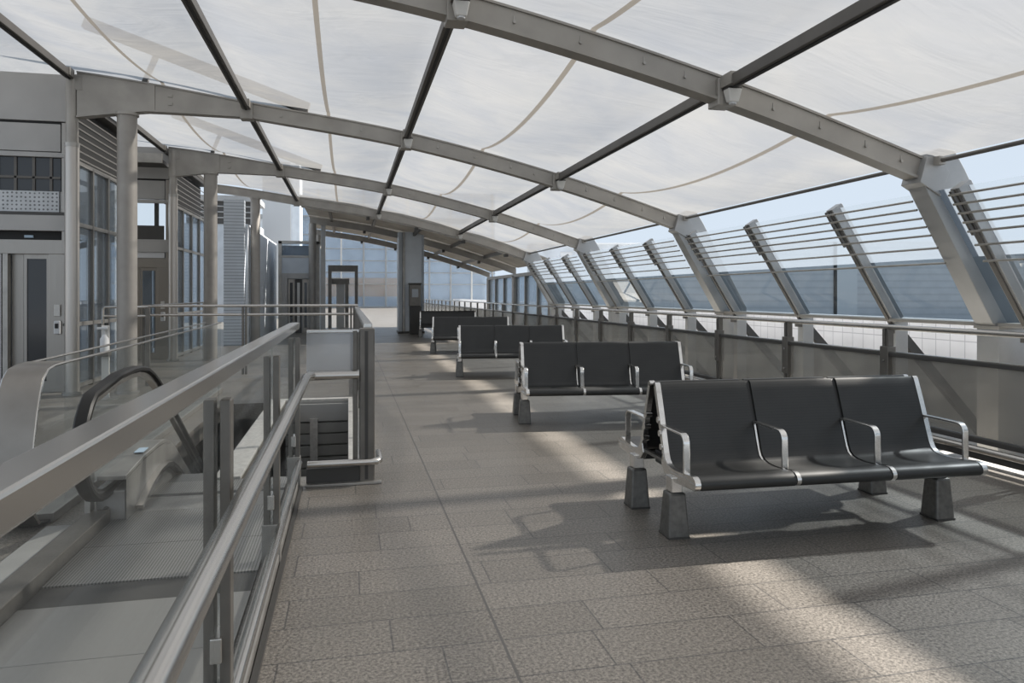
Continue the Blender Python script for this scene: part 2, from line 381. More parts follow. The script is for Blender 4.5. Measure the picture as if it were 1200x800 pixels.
# ------------------------------------------------------------------ key dimensions (metres)
BAY = 5.48
YA = 6.17
FRAMES = [YA - BAY, YA, YA + BAY, YA + 2*BAY, YA + 3*BAY]     # five arches that carry the membrane
YD = FRAMES[-1]
TOPX = [-6.2, -3.9, -2.9, -1.5, 0.9, 3.4, 5.65, 6.6]
TOPZ = [4.86, 4.68, 4.57, 4.37, 4.03, 3.46, 2.78, 2.44]
def top(x):
    for i in range(len(TOPX)-1):
        if x <= TOPX[i+1] or i == len(TOPX)-2:
            x0, x1, z0, z1 = TOPX[i], TOPX[i+1], TOPZ[i], TOPZ[i+1]
            def slope(j):
                if j == 0 or j == len(TOPX)-1: return (TOPZ[min(j+1,len(TOPX)-1)]-TOPZ[max(j-1,0)])/(TOPX[min(j+1,len(TOPX)-1)]-TOPX[max(j-1,0)])
                return (TOPZ[j+1]-TOPZ[j-1])/(TOPX[j+1]-TOPX[j-1])
            t = (x-x0)/(x1-x0); h = x1-x0
            return ((2*t**3-3*t**2+1)*z0 + (t**3-2*t**2+t)*h*slope(i) + (-2*t**3+3*t**2)*z1 + (t**3-t**2)*h*slope(i+1))
def depth(x):
    if x > -1.5: return 0.24
    if x > -2.9: return 0.24 + (-1.5-x)/1.4*0.19
    return 0.43 + min(1.0, -2.9-x)*0.26

# ------------------------------------------------------------------ floor (with the escalator well and the open void)
WX0, WX1, VX0, VX1 = -1.62, -1.0, -0.82, 0.0
WY0, WY1 = 6.0, 10.2
f = MB()
F0, F1, G0, G1 = -14.0, 5.22, -6.0, 84.0
f.box(F0, F1, G0, WY0, -0.2, 0); f.box(F0, F1, WY1, G1, -0.2, 0)
f.box(F0, WX0, WY0, WY1, -0.2, 0); f.box(WX1, VX0, WY0, WY1, -0.2, 0); f.box(VX1, F1, WY0, WY1, -0.2, 0)
struct('floor', f, M['floor'])
k = MB()   # pale stone kerb around the void
k.box(VX0-0.2, VX0, WY0, WY1, 0, 0.03); k.box(VX0-0.2, VX1+0.12, WY1, WY1+0.13, 0, 0.03); k.box(VX1, VX1+0.12, WY0, WY1, 0, 0.03)
struct('trim_1', k, M['stone'], 'pale stone kerb framing the open void', bevel=0.006)
p = MB()   # lower level seen through the void
p.box(-3.5, 2.0, 4.0, 18, -4.3, -4.1); p.box(-3.6, -3.5, 4.0, 18, -4.3, -0.2); p.box(2.0, 2.1, 4.0, 18, -4.3, -0.2)
p.box(-3.6, 2.1, 3.9, 4.0, -4.3, -0.2); p.box(-3.6, 2.1, 18, 18.1, -4.3, -0.2)
struct('wall_lower', p, M['concrete'], 'walls and floor of the level below the void')
s = MB()
for i in range(9): s.box(VX0, VX1, WY1-0.06, WY1-0.02, -0.42-0.155*i, -0.285-0.155*i)
s.box(VX0, VX1, WY1-0.02, WY1, -1.8, 0)
s2 = struct('wall_void', s, M['slatboard'], 'grey slatted lining on the far side of the void', bevel=0.004)
w = build('lining_post', B(-0.5, -0.4, WY1-0.1, WY1-0.05, -1.6, -0.22), M['stone']); w.parent = s2
c_ = build('lining_cap', B(VX0, VX1, WY1-0.07, WY1-0.01, -0.26, -0.03), M['panel']); c_.parent = s2

# outside
struct('ground', MB().box(5.5, 90, -30, 120, -0.8, -0.6).box(-90, 5.5, 84.0, 140, -0.8, -0.6).box(-90, -14.0, -30, 84, -0.8, -0.6), M['ground'])
g = MB().box(5.22, 5.6, -6, 60, -0.6, 0.02)
struct('baseboard_right', g, M['stone'], 'pale sunlit stone edge under the window-side glass railing')
struct('wall_right', B(8.5, 8.75, -6, 60, 0.5, 1.085), M['tile'], 'white tiled parapet outside beyond the raking mullions')
struct('wall_right_lower', B(8.52, 8.8, -6, 60, -0.6, 0.5), M['concrete'], 'grey concrete base of the tiled parapet')
struct('ground_gutter', B(5.6, 8.52, -6, 60, -0.6, -0.45), M['concrete'])

# ------------------------------------------------------------------ roof membrane
PURX = [-3.9, -1.5, 0.9, 3.4, 5.65]
SEAMX = [-2.7, -0.3, 2.15, 4.55]
def memb(x, y, y0, y1):
    z = top(x) + 0.015
    v = (y - y0)/(y1 - y0)
    xs = [-6.2] + PURX
    for a, b in zip(xs, xs[1:]):
        if a <= x <= b:
            u = (x-a)/(b-a)
            z -= 0.17*math.sin(PI*u)*math.sin(PI*v)
            z += 0.05*math.sin(PI*u)*(math.exp(-v*9)+math.exp(-(1-v)*9))
    return z
def membrane(y0, y1, name):
    mb = MB(); NX = 12; NY = 18
    xs = []; seg = [-6.2] + PURX
    for a, b in zip(seg, seg[1:]): xs += [a+(b-a)*i/NX for i in range(NX)]
    xs.append(seg[-1])
    vs = [(x, y0+(y1-y0)*j/NY, memb(x, y0+(y1-y0)*j/NY, y0, y1)) for j in range(NY+1) for x in xs]
    n = len(xs)
    mb.add(vs, [(j*n+i, j*n+i+1, (j+1)*n+i+1, (j+1)*n+i) for j in range(NY) for i in range(n-1)])
    mb.cur = 1
    for sx in SEAMX:      # welded seams
        vs = []
        for j in range(NY+1):
            y = y0+(y1-y0)*j/NY
            for d in (-0.026, 0.026): vs.append((sx+d, y, memb(sx+d, y, y0, y1)-0.006))
        mb.add(vs, [(2*j, 2*j+1, 2*j+3, 2*j+2) for j in range(NY)])
    o = struct(name, mb, [M['fabric'], M['seam']], smooth=True)
    o['label'] = 'white translucent roof membrane panel between two arches'
    return o
ys = [FRAMES[0]-2*BAY, FRAMES[0]-BAY] + FRAMES
for i, (a, b) in enumerate(zip(ys, ys[1:])): membrane(a, b, 'ceiling')

# ------------------------------------------------------------------ arches
arch_where = ['just over the camera side end of the hall', 'nearer of all, above the front three-seat bench', 'second from the front, ending at the tube post by the lift',
              'third from the front, over the second lift', 'last of the membrane, where the solid roof starts']
arch_labels = ['grey steel roof arch overhead at the viewer end',
               'big grey steel arch springing from the raking strut beside the frontmost bench',
               'grey steel arch carried by the thick round column beside the first lift',
               'grey steel arch carried by the round column before the pale siding wall',
               'grey steel arch where the white membrane ends and the solid roof begins']
def beam_mesh(y, x0, x1, n=40, haunch=True):
    """an I-section following the roof curve in the plane Y = y."""
    mb = MB(); st = [x0+(x1-x0)*i/n for i in range(n+1)]
    depth = globals()['depth'] if haunch else (lambda x: 0.24)
    def strip(ylo, yhi, zt, zb):
        vs = []
        for x in st:
            t, b = zt(x), zb(x)
            vs += [(x, ylo, b), (x, yhi, b), (x, yhi, t), (x, ylo, t)]
        fs = []
        for i in range(n):
            for q in range(4): fs.append((4*i+q, 4*i+(q+1)%4, 4*i+4+(q+1)%4, 4*i+4+q))
        fs += [(3,2,1,0), (4*n, 4*n+1, 4*n+2, 4*n+3)]
        mb.add(vs, fs)
    strip(y-0.075, y+0.075, top, lambda x: top(x)-0.022)
    strip(y-0.055, y+0.055, lambda x: top(x)-0.022, lambda x: top(x)-depth(x)+0.028)
    strip(y-0.085, y+0.085, lambda x: top(x)-depth(x)+0.028, lambda x: top(x)-depth(x))
    return mb
def strut_poly():
    return [(5.50, 2.56), (5.56, 2.84), (5.70, 2.90), (5.88, 2.88), (6.00, 2.70), (6.84, 1.22), (6.84, 1.12), (6.40, 1.12), (6.33, 1.16)]
for i, y in enumerate(FRAMES):
    a = thing('roof_arch', arch_labels[i], 'roof arch', (0, y, 0), 'steel arches of the membrane roof')
    build('arch_beam', beam_mesh(y, -3.82, 5.58, haunch=i < 4), M['beam'], a, smooth=True)
    st = build('raking_strut', MB().prism(strut_poly(), 1, y-0.11, y+0.11), M['strut'], a, bevel=0.008)
    build('cheek_plate', MB().prism([(5.46,2.55),(5.54,2.80),(5.68,2.85),(5.80,2.66),(5.70,2.42)], 1, y-0.13, y+0.13), M['strut'], st, bevel=0.006)
    build('strut_foot', MB().box(6.38, 6.82, y-0.13, y+0.13, -0.5, 1.12), M['strut'], a, bevel=0.008)
    build('hinge_plate', MB().box(6.36, 6.86, y-0.15, y+0.15, 1.10, 1.135), M['beam'], a, bevel=0.005)
    for sx in ((-2.88, -2.6) if i < 4 else ()):
        build('stiffener', MB().prism([(sx, top(sx)-depth(sx)+0.02), (sx+0.1, top(sx+0.1)-depth(sx+0.1)+0.02), (sx+0.1, top(sx+0.1)-0.02), (sx, top(sx)-0.02)], 1, y-0.068, y+0.068) if sx < -2.7 else MB().box(sx, sx+0.06, y-0.07, y+0.07, top(sx)-0.16, top(sx)-0.12).box(sx, sx+0.06, y-0.07, y+0.07, top(sx)-0.28, top(sx)-0.24), M['beam'], a)
    for bx in (-1.0, 0.2, 1.4, 2.0, 2.6, 3.0, 3.9, 4.4, 4.9, 5.3):
        z = top(bx) - 0.13
        build('bolt', MB().tube([(bx, y-0.075, z), (bx, y-0.05, z)], 0.014, 8).box(bx-0.004, bx+0.004, y-0.06, y-0.05, z, z+0.06), M['steel_dull'], a)
    for nx in (-1.5, 0.9, 3.4):    # node clamps where the purlins land
        build('node_clamp', B(nx-0.09, nx+0.09, y-0.1, y+0.1, top(nx)-0.27, top(nx)-0.02), M['beam'], a, bevel=0.01)
    if 0 < i < 4:                  # beam riding above the cloth at the landward end
        up = MB().bar((-0.6, y+0.05, top(-0.6)+0.08), (-3.75, y+0.05, 5.42), 0.13, 0.17)
        build('outrigger_beam', up, M['ghost'], a)
        build('outrigger_prop', MB().bar((-2.95, y+0.05, top(-2.95)), (-2.75, y+0.05, 5.1), 0.07, 0.07), M['ghost'], a)

# purlins
line_name = ['outermost by the lifts', 'second from the lifts', 'near the crown', 'second from the eave', 'at the window eave']
bay_name = ['before the big front arch', 'front arch to lift arch', 'lift arch to third arch', 'third arch to last arch']
for b in range(4):
    for l, x in enumerate(PURX):
        y0, y1 = FRAMES[b]+0.09, FRAMES[b+1]-0.09
        z = top(x)
        t = thing('roof_purlin' if l < 4 else 'eave_tube', f'dark steel {"purlin" if l < 4 else "edge tube"} {line_name[l]}, {bay_name[b]}', 'purlin', (x, (y0+y1)/2, z), 'roof purlins')
        if l < 4:
            build('purlin_bar', MB().box(x-0.05, x+0.05, y0, y1, z-0.13, z-0.03), M['beam_dark'], t, bevel=0.006)
            build('cover_strip', MB().box(x-0.015, x+0.015, y0, y1, z-0.142, z-0.13), M['black'], t)
            for yy in (y0+0.1, y1-0.1): build('end_cleat', B(x-0.065, x+0.065, yy-0.09, yy+0.09, z-0.12, z-0.01), M['beam'], t)
        else:
            build('tube', MB().tube([(x, y0, z-0.02), (x, y1, z-0.02)], 0.022, 8), M['beam_dark'], t, smooth=True)
            for yy in (y0+0.06, y1-0.06): build('end_lug', B(x-0.04, x+0.04, yy-0.05, yy+0.05, z-0.06, z+0.02), M['beam'], t)

# small lamps under the nodes
lamp_lab = {(1,0.9): 'small white lamp clamped at the crown of the big front arch', (1,3.4): 'small white lamp on the front arch above the bench backs',
            (2,0.9): 'small pale lamp at the crown node of the lift arch', (2,3.4): 'small pale lamp on the lift arch toward the window wall',
            (3,0.9): 'small pale lamp at the crown node of the third arch', (3,3.4): 'small pale lamp on the third arch toward the window wall',
            (4,0.9): 'tiny pale lamp at the crown of the last membrane arch', (4,3.4): 'tiny pale lamp on the last membrane arch near its window end'}
for (i, x), lab in lamp_lab.items():
    y = FRAMES[i]; z = top(x) - depth(x)
    yo = -0.16; zo = 0.10
    t = thing('roof_lamp', lab, 'lamp', (x, y+yo, z+zo), 'lamps on the arch nodes')
    build('lamp_housing', MB().frustum((x+0.02, y+yo), 0.09, 0.07, 0.14, 0.11, z+zo-0.12, z+zo), M['white_dim'], t, bevel=0.01)
    build('lamp_bracket', MB().box(x-0.05, x+0.09, y+yo-0.04, y-0.06, z+zo, z+zo+0.02), M['dark'], t)
    build('lens', MB().tube([(x+0.02, y+yo, z+zo-0.135), (x+0.02, y+yo, z+zo-0.12)], 0.035, 10), M['white'], t)

# ------------------------------------------------------------------ solid roof beyond the membrane
YE, YF = YD+BAY, YD+2*BAY
xs = [-1.45 + (6.55+1.45)*i/30 for i in range(31)]
r = MB()
for (ya, yb) in ((YD+0.3, YE-0.12), (YE+0.12, YF-0.1)):
  for xa, xb in ((-1.45, 6.55),):
    xs = [xa + (xb-xa)*i/30 for i in range(31)]
    vs = []
    for x in xs: vs += [(x, ya, top(x)+0.05), (x, yb, top(x)+0.05), (x, yb, top(x)+0.12), (x, ya, top(x)+0.12)]
    fs = []
    for i in range(30):
        for q in range(4): fs.append((4*i+q, 4*i+(q+1)%4, 4*i+4+(q+1)%4, 4*i+4+q))
    fs += [(3,2,1,0), (120,121,122,123)]
    r.add(vs, fs)
struct('ceiling', r, M['roofpanel'], 'solid grey roof panels beyond the last membrane arch')
for j, (y, lab) in enumerate(((YE, 'grey steel rib under the solid roof, in front of its end rib'), (YF, 'grey end rib of the solid roof, before the glass facade'), (YD+0.42, 'grey rib tucked right behind the last membrane arch'))):
    t = thing('roof_rib', lab, 'roof rib', (0, y, 0), 'ribs of the solid roof')
    build('rib_beam', beam_mesh(y, -1.4, 6.5 if j < 2 else 5.5), M['beam'], t, smooth=True)
    if j < 2:
        build('rib_column', B(6.38, 6.62, y-0.15, y+0.15, -0.5, 2.2), M['post'], t, bevel=0.01)
        build('landward_column', MB().tube([(-1.3, y, 0), (-1.3, y, top(-1.3)-0.24)], 0.14 if j == 0 else 0.12, 16), M['column'], t, smooth=True)
    for x in (0.6, 2.1, 3.6, 5.0):
        build('hanger', B(x-0.05, x+0.05, y-0.12, y+0.12, top(x)-depth(x)-0.08, top(x)-depth(x)+0.02), M['dark'], t)
for j, x in enumerate((-0.6, 0.9, 2.4, 3.9, 5.2)):
    t = thing('solid_roof_purlin', f'slim purlin under the solid roof, {ORD[j]} counting from the lifts to the windows', 'purlin', (x, (YD+YF)/2, top(x)), 'purlins of the solid roof')
    build('purlin_bar', B(x-0.04, x+0.04, YD+0.55, YE-0.1, top(x)-0.08, top(x)+0.05), M['beam_dark'], t)
    build('purlin_bar', B(x-0.04, x+0.04, YE+0.1, YF-0.1, top(x)-0.08, top(x)+0.05), M['beam_dark'], t)

# ------------------------------------------------------------------ columns on the lift side
for j, (x, y, rad, lab) in enumerate(((-3.17, FRAMES[2], 0.135, 'thick round grey column beside the first lift'),
                                      (-2.97, FRAMES[3], 0.14, 'round grey column in front of the ribbed pale siding'),
                                      (-2.68, FRAMES[4], 0.135, 'round grey column against the plain pale blue wall'))):
    zt = top(x)-(depth(x) if j < 2 else 0.24)
    t = thing('round_column', lab, 'column', (x, y, 0), 'round columns under the arches')
    build('column_shaft', MB().tube([(x, y, 0), (x, y, zt-0.02)], rad, 28), M['column'], t, smooth=True)
    build('column_cap', MB().tube([(x, y, zt-0.03), (x, y, zt+0.01)], rad+0.025, 28), M['beam'], t, smooth=True)
    build('column_base', MB().tube([(x, y, 0), (x, y, 0.04)], rad+0.03, 28), M['steel_dull'], t, smooth=True)
for j, (x, y, lab) in enumerate(((-3.9, FRAMES[2], 'tall bright tube post at the corner of the first lift'), (-3.74, FRAMES[3], 'tall tube post at the corner of the second lift'))):
    t = thing('tube_post', lab, 'post', (x, y, 0), 'tube posts at the lift corners')
    build('lower_tube', MB().tube([(x, y, 0), (x, y, 3.62)], 0.095, 24), M['tubepost'], t, smooth=True)
    build('upper_tube', MB().tube([(x, y, 3.62), (x, y, 4.6)], 0.082, 24), M['beam'], t, smooth=True)
    build('joint_ring', MB().tube([(x, y, 3.58), (x, y, 3.64)], 0.1, 24), M['steel_dull'], t, smooth=True)
    build('fork_plate', B(x-0.03, x+0.16, y-0.06, y+0.06, 4.40, 4.60), M['beam'], t, bevel=0.01)
    build('base_ring', MB().tube([(x, y, 0), (x, y, 0.05)], 0.13, 24), M['steel_dull'], t, smooth=True)

# ------------------------------------------------------------------ window wall: raking mullions, rods, sill
sl = Vector((0.88, 0, -1.37)).normalized()
nrm = Vector((-sl.z, 0, sl.x)) * -1     # towards the hall
NMUL = 11
def mull_top(): return Vector((5.64, 0, 2.49))
def mull_sill(): return Vector((6.50, 0, 1.14))
mull_y = [YA - 0.42 + BAY/3*k for k in range(-4, NMUL-1)]
for k, y in enumerate(mull_y):
    if k < 2: continue
    a, b = mull_top(), mull_sill(); a.y = y; b.y = y
    where = 'hugging an arch strut' if (k-4) % 3 == 0 else 'between two arch struts'
    lab = {2: 'raking grey mullion two bays before the big front strut', 3: 'raking grey mullion one bay before the big front strut'}.get(k) or f'raking grey mullion {where}, {ORD[k-4]} counting from the big front strut'
    t = thing('window_mullion', lab, 'mullion', (6.5, y, 1.14), 'raking mullions of the window wall')
    build('raking_bar', MB().bar(a, b, 0.11, 0.16, up=nrm), M['strut'], t, bevel=0.006)
    build('cover_plate', MB().bar(a + nrm*0.085, b + nrm*0.085, 0.05, 0.03, up=nrm), M['beam_dark'], t)
    build('mullion_upright', MB().box(6.44, 6.62, y-0.06, y+0.06, -0.5, 1.13), M['strut'], t, bevel=0.006)
    build('outrigger', MB().bar((6.55, y, 0.98), (8.0, y, -0.55), 0.08, 0.11), M['dark'], t)
    build('bracket', MB().box(6.38, 6.46, y-0.05, y+0.05, 0.98, 1.08), M['beam_dark'], t, bevel=0.005)
ROD_T = [0.03, 0.13, 0.23, 0.33, 0.43, 0.58, 0.76]
spans = [(0.75, 5.62), (6.32, 11.1), (11.8, 16.58), (17.28, 22.06)]
span_lab = ['bay right of the big front strut', 'front strut to second strut', 'second strut to third strut', 'third strut to last strut', 'beyond the last strut']
span_lab[0] = 'before the big front strut'
for (y0, y1), lab in zip(spans, span_lab):
    t = thing('shading_rod_screen', f'seven thin shading rods across the window top, {lab}', 'rod screen', (5.9, (y0+y1)/2, 2.2), 'shading rods of the window wall')
    for tt in ROD_T:
        p = mull_top() + sl*tt + nrm*0.150
        build('rod', MB().tube([(p.x, y0-0.1, p.z), (p.x, y1+0.15, p.z)], 0.0115, 8), M['steel_dull'], t, smooth=True)
    for y in mull_y:
        if y0-0.2 < y < y1+0.2:
            p0 = mull_top()+sl*0.0+nrm*0.125; p1 = mull_top()+sl*0.48+nrm*0.125
            build('rod_comb', MB().bar((p0.x, y, p0.z), (p1.x, y, p1.z), 0.03, 0.03, up=nrm), M['beam_dark'], t)
struct('trim_2', MB().box(6.38, 6.56, -4.5, YD+0.1, 1.125, 1.165), M['beam'], 'long grey sill rail tying the mullion feet together', bevel=0.006)
n = 1
for k in range(0, len(mull_y)-1):
    y0, y1 = mull_y[k]+0.06, mull_y[k+1]-0.06
    a = mull_top()+sl*0.80-nrm*0.02; b = mull_sill()-sl*0.01-nrm*0.02
    c = mull_top()+sl*0.03-nrm*0.02
    g = MB().add([(a.x, y0, a.z), (a.x, y1, a.z), (b.x, y1, b.z), (b.x, y0, b.z)], [(0,1,2,3)])
    g.cur = 1
    g.add([(c.x, y0, c.z), (c.x, y1, c.z), (a.x, y1, a.z), (a.x, y0, a.z)], [(0,1,2,3)])
    o = struct(f'window_{n}', g, [M['glass_window'], M['glass_window_top']], 'blue tinted raking pane between two mullions'); n += 1

o = struct(f'window_{n}', MB().box(6.46, 6.49, YD+0.3, YF-0.2, 0.02, 2.2), M['facade'], 'upright bluish glazing between the last strut and the end rib')
for y in (YD+0.35, YD+1.8, YD+3.6, YE-0.25, YE+0.25, YE+1.9, YE+3.7, YF-0.25):
    m_ = build('glazing_post', B(6.40, 6.56, y-0.05, y+0.05, 0, 2.2), M['post']); m_.parent = o
m_ = build('glazing_head', B(6.38, 6.58, YD+0.2, YF, 2.14, 2.26), M['post']); m_.parent = o

# ------------------------------------------------------------------ window-side railing
RX = 5.2
t = thing('window_railing', 'long low glass railing with steel posts along the window wall', 'railing', (RX, 6, 0))
RY0, RY1 = 1.0, 55.0
build('top_rail', MB().tube([(RX, RY0, 1.13), (RX, RY1, 1.13)], 0.026, 12), M['steel'], t, smooth=True)
build('middle_rail', MB().box(RX-0.035, RX+0.035, RY0, RY1, 0.845, 0.885), M['dark'], t, bevel=0.006)
build('middle_rail_cap', MB().box(RX-0.03, RX+0.03, RY0, RY1, 0.885, 0.893), M['steel'], t)
build('bottom_rail', MB().box(RX-0.04, RX+0.04, RY0, RY1, 0.20, 0.245), M['dark'], t, bevel=0.006)
build('kick_tube', MB().tube([(RX-0.06, RY0, 0.155), (RX-0.06, RY1, 0.155)], 0.028, 12), M['steel'], t, smooth=True)
build('skirt_plate', MB().box(RX-0.02, RX+0.02, RY0, RY1, 0.06, 0.115), M['dark'], t)
yp = [YA + 1.665*k for k in range(-2, 30)]
for y in yp:
    p = build('rail_post', MB().box(RX-0.03, RX+0.03, y-0.045, y-0.012, 0, 1.11).box(RX-0.03, RX+0.03, y+0.012, y+0.045, 0, 1.11), M['post'], t, bevel=0.004)
    if y < 24:
        build('post_clamp', MB().box(RX-0.05, RX+0.045, y-0.055, y+0.055, 0.5, 0.94), M['post'], p, bevel=0.005)
        for z in (0.56, 0.8): build('clamp_bolt', MB().tube([(RX-0.058, y, z), (RX-0.045, y, z)], 0.014, 8), M['steel'], p)
for a, b in zip(yp, yp[1:]):
    build('railing_glass', MB().box(RX-0.006, RX+0.006, a+0.06, b-0.06, 0.25, 0.845), M['glass_frost'], t)

# ------------------------------------------------------------------ benches
def bench(label, loc, rot):
    t = thing('back_to_back_bench', label, 'bench', loc, 'back-to-back waiting benches')
    O = Vector(loc)
    def bd(name, mb, m, par, **k):
        for v in mb.v: v += O
        return build(name, mb, m, par, **k)
    # side profile of one seat shell, (d = distance out from the centre line, z)
    prof = [(0.022,0.872),(0.030,0.886),(0.044,0.888),(0.058,0.875),(0.078,0.82),(0.110,0.73),(0.143,0.63),(0.174,0.535),(0.196,0.47),(0.214,0.435),(0.245,0.413),(0.29,0.403),(0.36,0.400),(0.44,0.405),(0.51,0.415),(0.56,0.421),(0.60,0.418),(0.622,0.405),(0.634,0.385),(0.632,0.362),(0.616,0.345)]
    W = 1.88; u = W/3
    for sgn in (-1, 1):
        P = [(sgn*d, z) for d, z in prof]
        for i in range(3):
            x0 = -W/2 + u*i + 0.016; x1 = -W/2 + u*(i+1) - 0.016
            bd('seat_shell', MB().ribbon(P, 0, x0, x1, 0.012*(-sgn)), M['seat'], t, smooth=True)
        for i in range(4):          # cast aluminium frames between and at the ends of the seats
            x = -W/2 + u*i; w = 0.017 if i in (0, 3) else 0.013
            if i in (0, 3):
                fr = bd('seat_frame', MB().ribbon([(sgn*(d+0.004), z+0.002) for d, z in prof], 0, x-w, x+w, 0.034*(-sgn)), M['chrome'], t, smooth=True)
            else:
                fr = bd('seat_frame', MB().ribbon([(sgn*(d-0.004), z-0.004) for d, z in prof[6:16]], 0, x-0.006, x+0.006, 0.03*(-sgn)).ribbon([(sgn*(d+0.004), z+0.002) for d, z in prof[15:]], 0, x-w, x+w, 0.034*(-sgn)), M['chrome'], t, smooth=True)
                bd('gap_strip', MB().ribbon([(sgn*(d-0.012), z-0.006) for d, z in prof[2:7]], 0, x-0.02, x+0.02, 0.01*(-sgn)), M['seat_under'], t)
            if i in (0, 3):
                e = MB()
                e.prism([(sgn*d, z) for d, z in ((0.15,0.40),(0.20,0.35),(0.30,0.325),(0.44,0.335),(0.615,0.345),(0.63,0.39),(0.50,0.40),(0.30,0.385),(0.21,0.43),(0.18,0.50))], 0, x-0.018, x+0.018)
                bd('seat_bracket', e, M['chrome'], t, bevel=0.005)
                for zz, dd in ((0.66, 0.125), (0.58, 0.150), (0.50, 0.175)):
                    bd('frame_boss', MB().tube([(x-0.021, sgn*(dd-0.024), zz), (x+0.021, sgn*(dd-0.024), zz)], 0.02, 12), M['chrome'], fr, smooth=True)
            # armrest: flat bar bent forward from the back and down to the seat
            path = [(0.130, 0.640), (0.26, 0.640), (0.39, 0.640)] + [(0.43 + 0.058*math.sin(a), 0.582 + 0.058*math.cos(a)) for a in [i2*PI/2/6 for i2 in range(7)]] + [(0.488, 0.52), (0.490, 0.40)]
            bd('armrest', MB().ribbon([(sgn*d, z) for d, z in path], 0, x-0.02, x+0.02, 0.013*(-sgn)), M['chrome'], t, smooth=True, bevel=0.003)
        bd('front_beam', B(-W/2+0.02, W/2-0.02, min(sgn*0.30, sgn*0.37), max(sgn*0.30, sgn*0.37), 0.32, 0.385), M['seat_under'], t, bevel=0.006)
        for x in (-W/2+0.0, W/2-0.05):
            lg = bd('leg', MB().frustum((x, sgn*0.31), 0.138, 0.15, 0.104, 0.11, 0.0, 0.265), M['leg'], t, bevel=0.012)
            bd('leg_neck', MB().frustum((x, sgn*0.31), 0.07, 0.09, 0.075, 0.095, 0.265, 0.36), M['chrome'], lg, bevel=0.006)
            bd('leg_foot', MB().box(x-0.066, x+0.066, sgn*0.31-0.078, sgn*0.31+0.078, 0.0, 0.012), M['dark'], lg)
    bd('cross_tie', MB().box(-W/2-0.01, -W/2+0.01, -0.2, 0.2, 0.405, 0.425).box(W/2-0.01, W/2+0.01, -0.2, 0.2, 0.405, 0.425), M['leg'], t)
    bd('back_spine', B(-W/2+0.03, W/2-0.03, -0.06, 0.06, 0.36, 0.44), M['seat_under'], t, bevel=0.006)
    t.rotation_euler.z = rot
    return t
proto = bench('dark perforated bench with chrome arms, frontmost of the row', (0, 0, 0), 0)
spots = [((2.865, 4.335), -1.5, None),
         ((2.91, 8.14), -7, 'dark three-seat bench second in the row, directly behind the frontmost bench'),
         ((2.90, 12.90), -8, 'dark bench third in the row, half hidden by the second bench'),
         ((3.02, 18.10), -9, 'dark bench fourth in the row, two benches before the clad pillar'),
         ((3.36, 24.95), -6, 'small dark bench last in the row, beside the kiosk and clad pillar')]
def copy_tree(o, parent=None):
    c = o.copy(); COL.objects.link(c)
    if parent: c.parent = parent
    for ch in list(o.children): copy_tree(ch, c)
    return c
for i, ((x, y), deg, lab) in enumerate(spots):
    o = proto if i == 0 else copy_tree(proto)
    o.location = (x, y, 0); o.rotation_euler.z = math.radians(deg)
    if lab: o['label'] = lab

# ------------------------------------------------------------------ barrier along the escalator landing
BX = -0.40
t = thing('landing_barrier', 'glass barrier with flat steel top and round handrail beside the escalator landing', 'barrier', (BX, 3, 0))
build('flat_top_rail', MB().box(BX-0.035, BX+0.035, 0.2, 5.8, 1.185, 1.235), M['steel'], t, bevel=0.006)
hr = [(-0.30, 0.45, 0.84), (-0.30, 5.52, 0.84), (-0.285, 5.59, 0.84), (-0.25, 5.63, 0.84), (0.08, 5.645, 0.84)]
build('handrail', MB().tube(hr, 0.033, 18), M['steel'], t, smooth=True)
build('lower_tube', MB().tube([(-0.355, 0.45, 0.20), (-0.355, 5.60, 0.20)], 0.024, 14), M['steel'], t, smooth=True)
build('base_trim', MB().box(-0.43, -0.36, 0.2, 5.62, 0.0, 0.06), M['steel_dull'], t, bevel=0.006)
build('edge_strip', MB().box(-0.355, -0.33, 0.2, 5.62, 0.0, 0.02), M['dark'], t)
bp = [0.80, 2.45, 4.10, 5.75]
for y in bp:
    p = build('barrier_post', MB().box(BX-0.042, BX-0.009, y-0.03, y+0.03, 0.0, 1.12).box(BX+0.007, BX+0.040, y-0.03, y+0.03, 0.0, 1.12), M['post'], t, bevel=0.004)
    build('post_sleeve', MB().box(BX-0.05, BX+0.046, y-0.038, y+0.038, 0.0, 0.22), M['steel_dull'], p, bevel=0.004)
    build('rail_arm', MB().tube([(BX+0.02, y, 0.76), (-0.31, y, 0.78), (-0.30, y, 0.815)], 0.011, 8), M['steel'], p, smooth=True)
    build('lower_arm', MB().tube([(BX+0.02, y, 0.20), (-0.36, y, 0.20)], 0.011, 8), M['steel'], p, smooth=True)
    build('glass_clip', MB().box(BX-0.02, BX+0.016, y-0.05, y+0.05, 0.30, 0.38), M['steel'], p, bevel=0.004)
ys_ = [0.2] + bp
for a, b in zip(ys_, ys_[1:]):
    build('barrier_glass', MB().box(BX-0.006, BX+0.004, a+0.012, b-0.012, 0.09, 1.185), M['glass'], t)

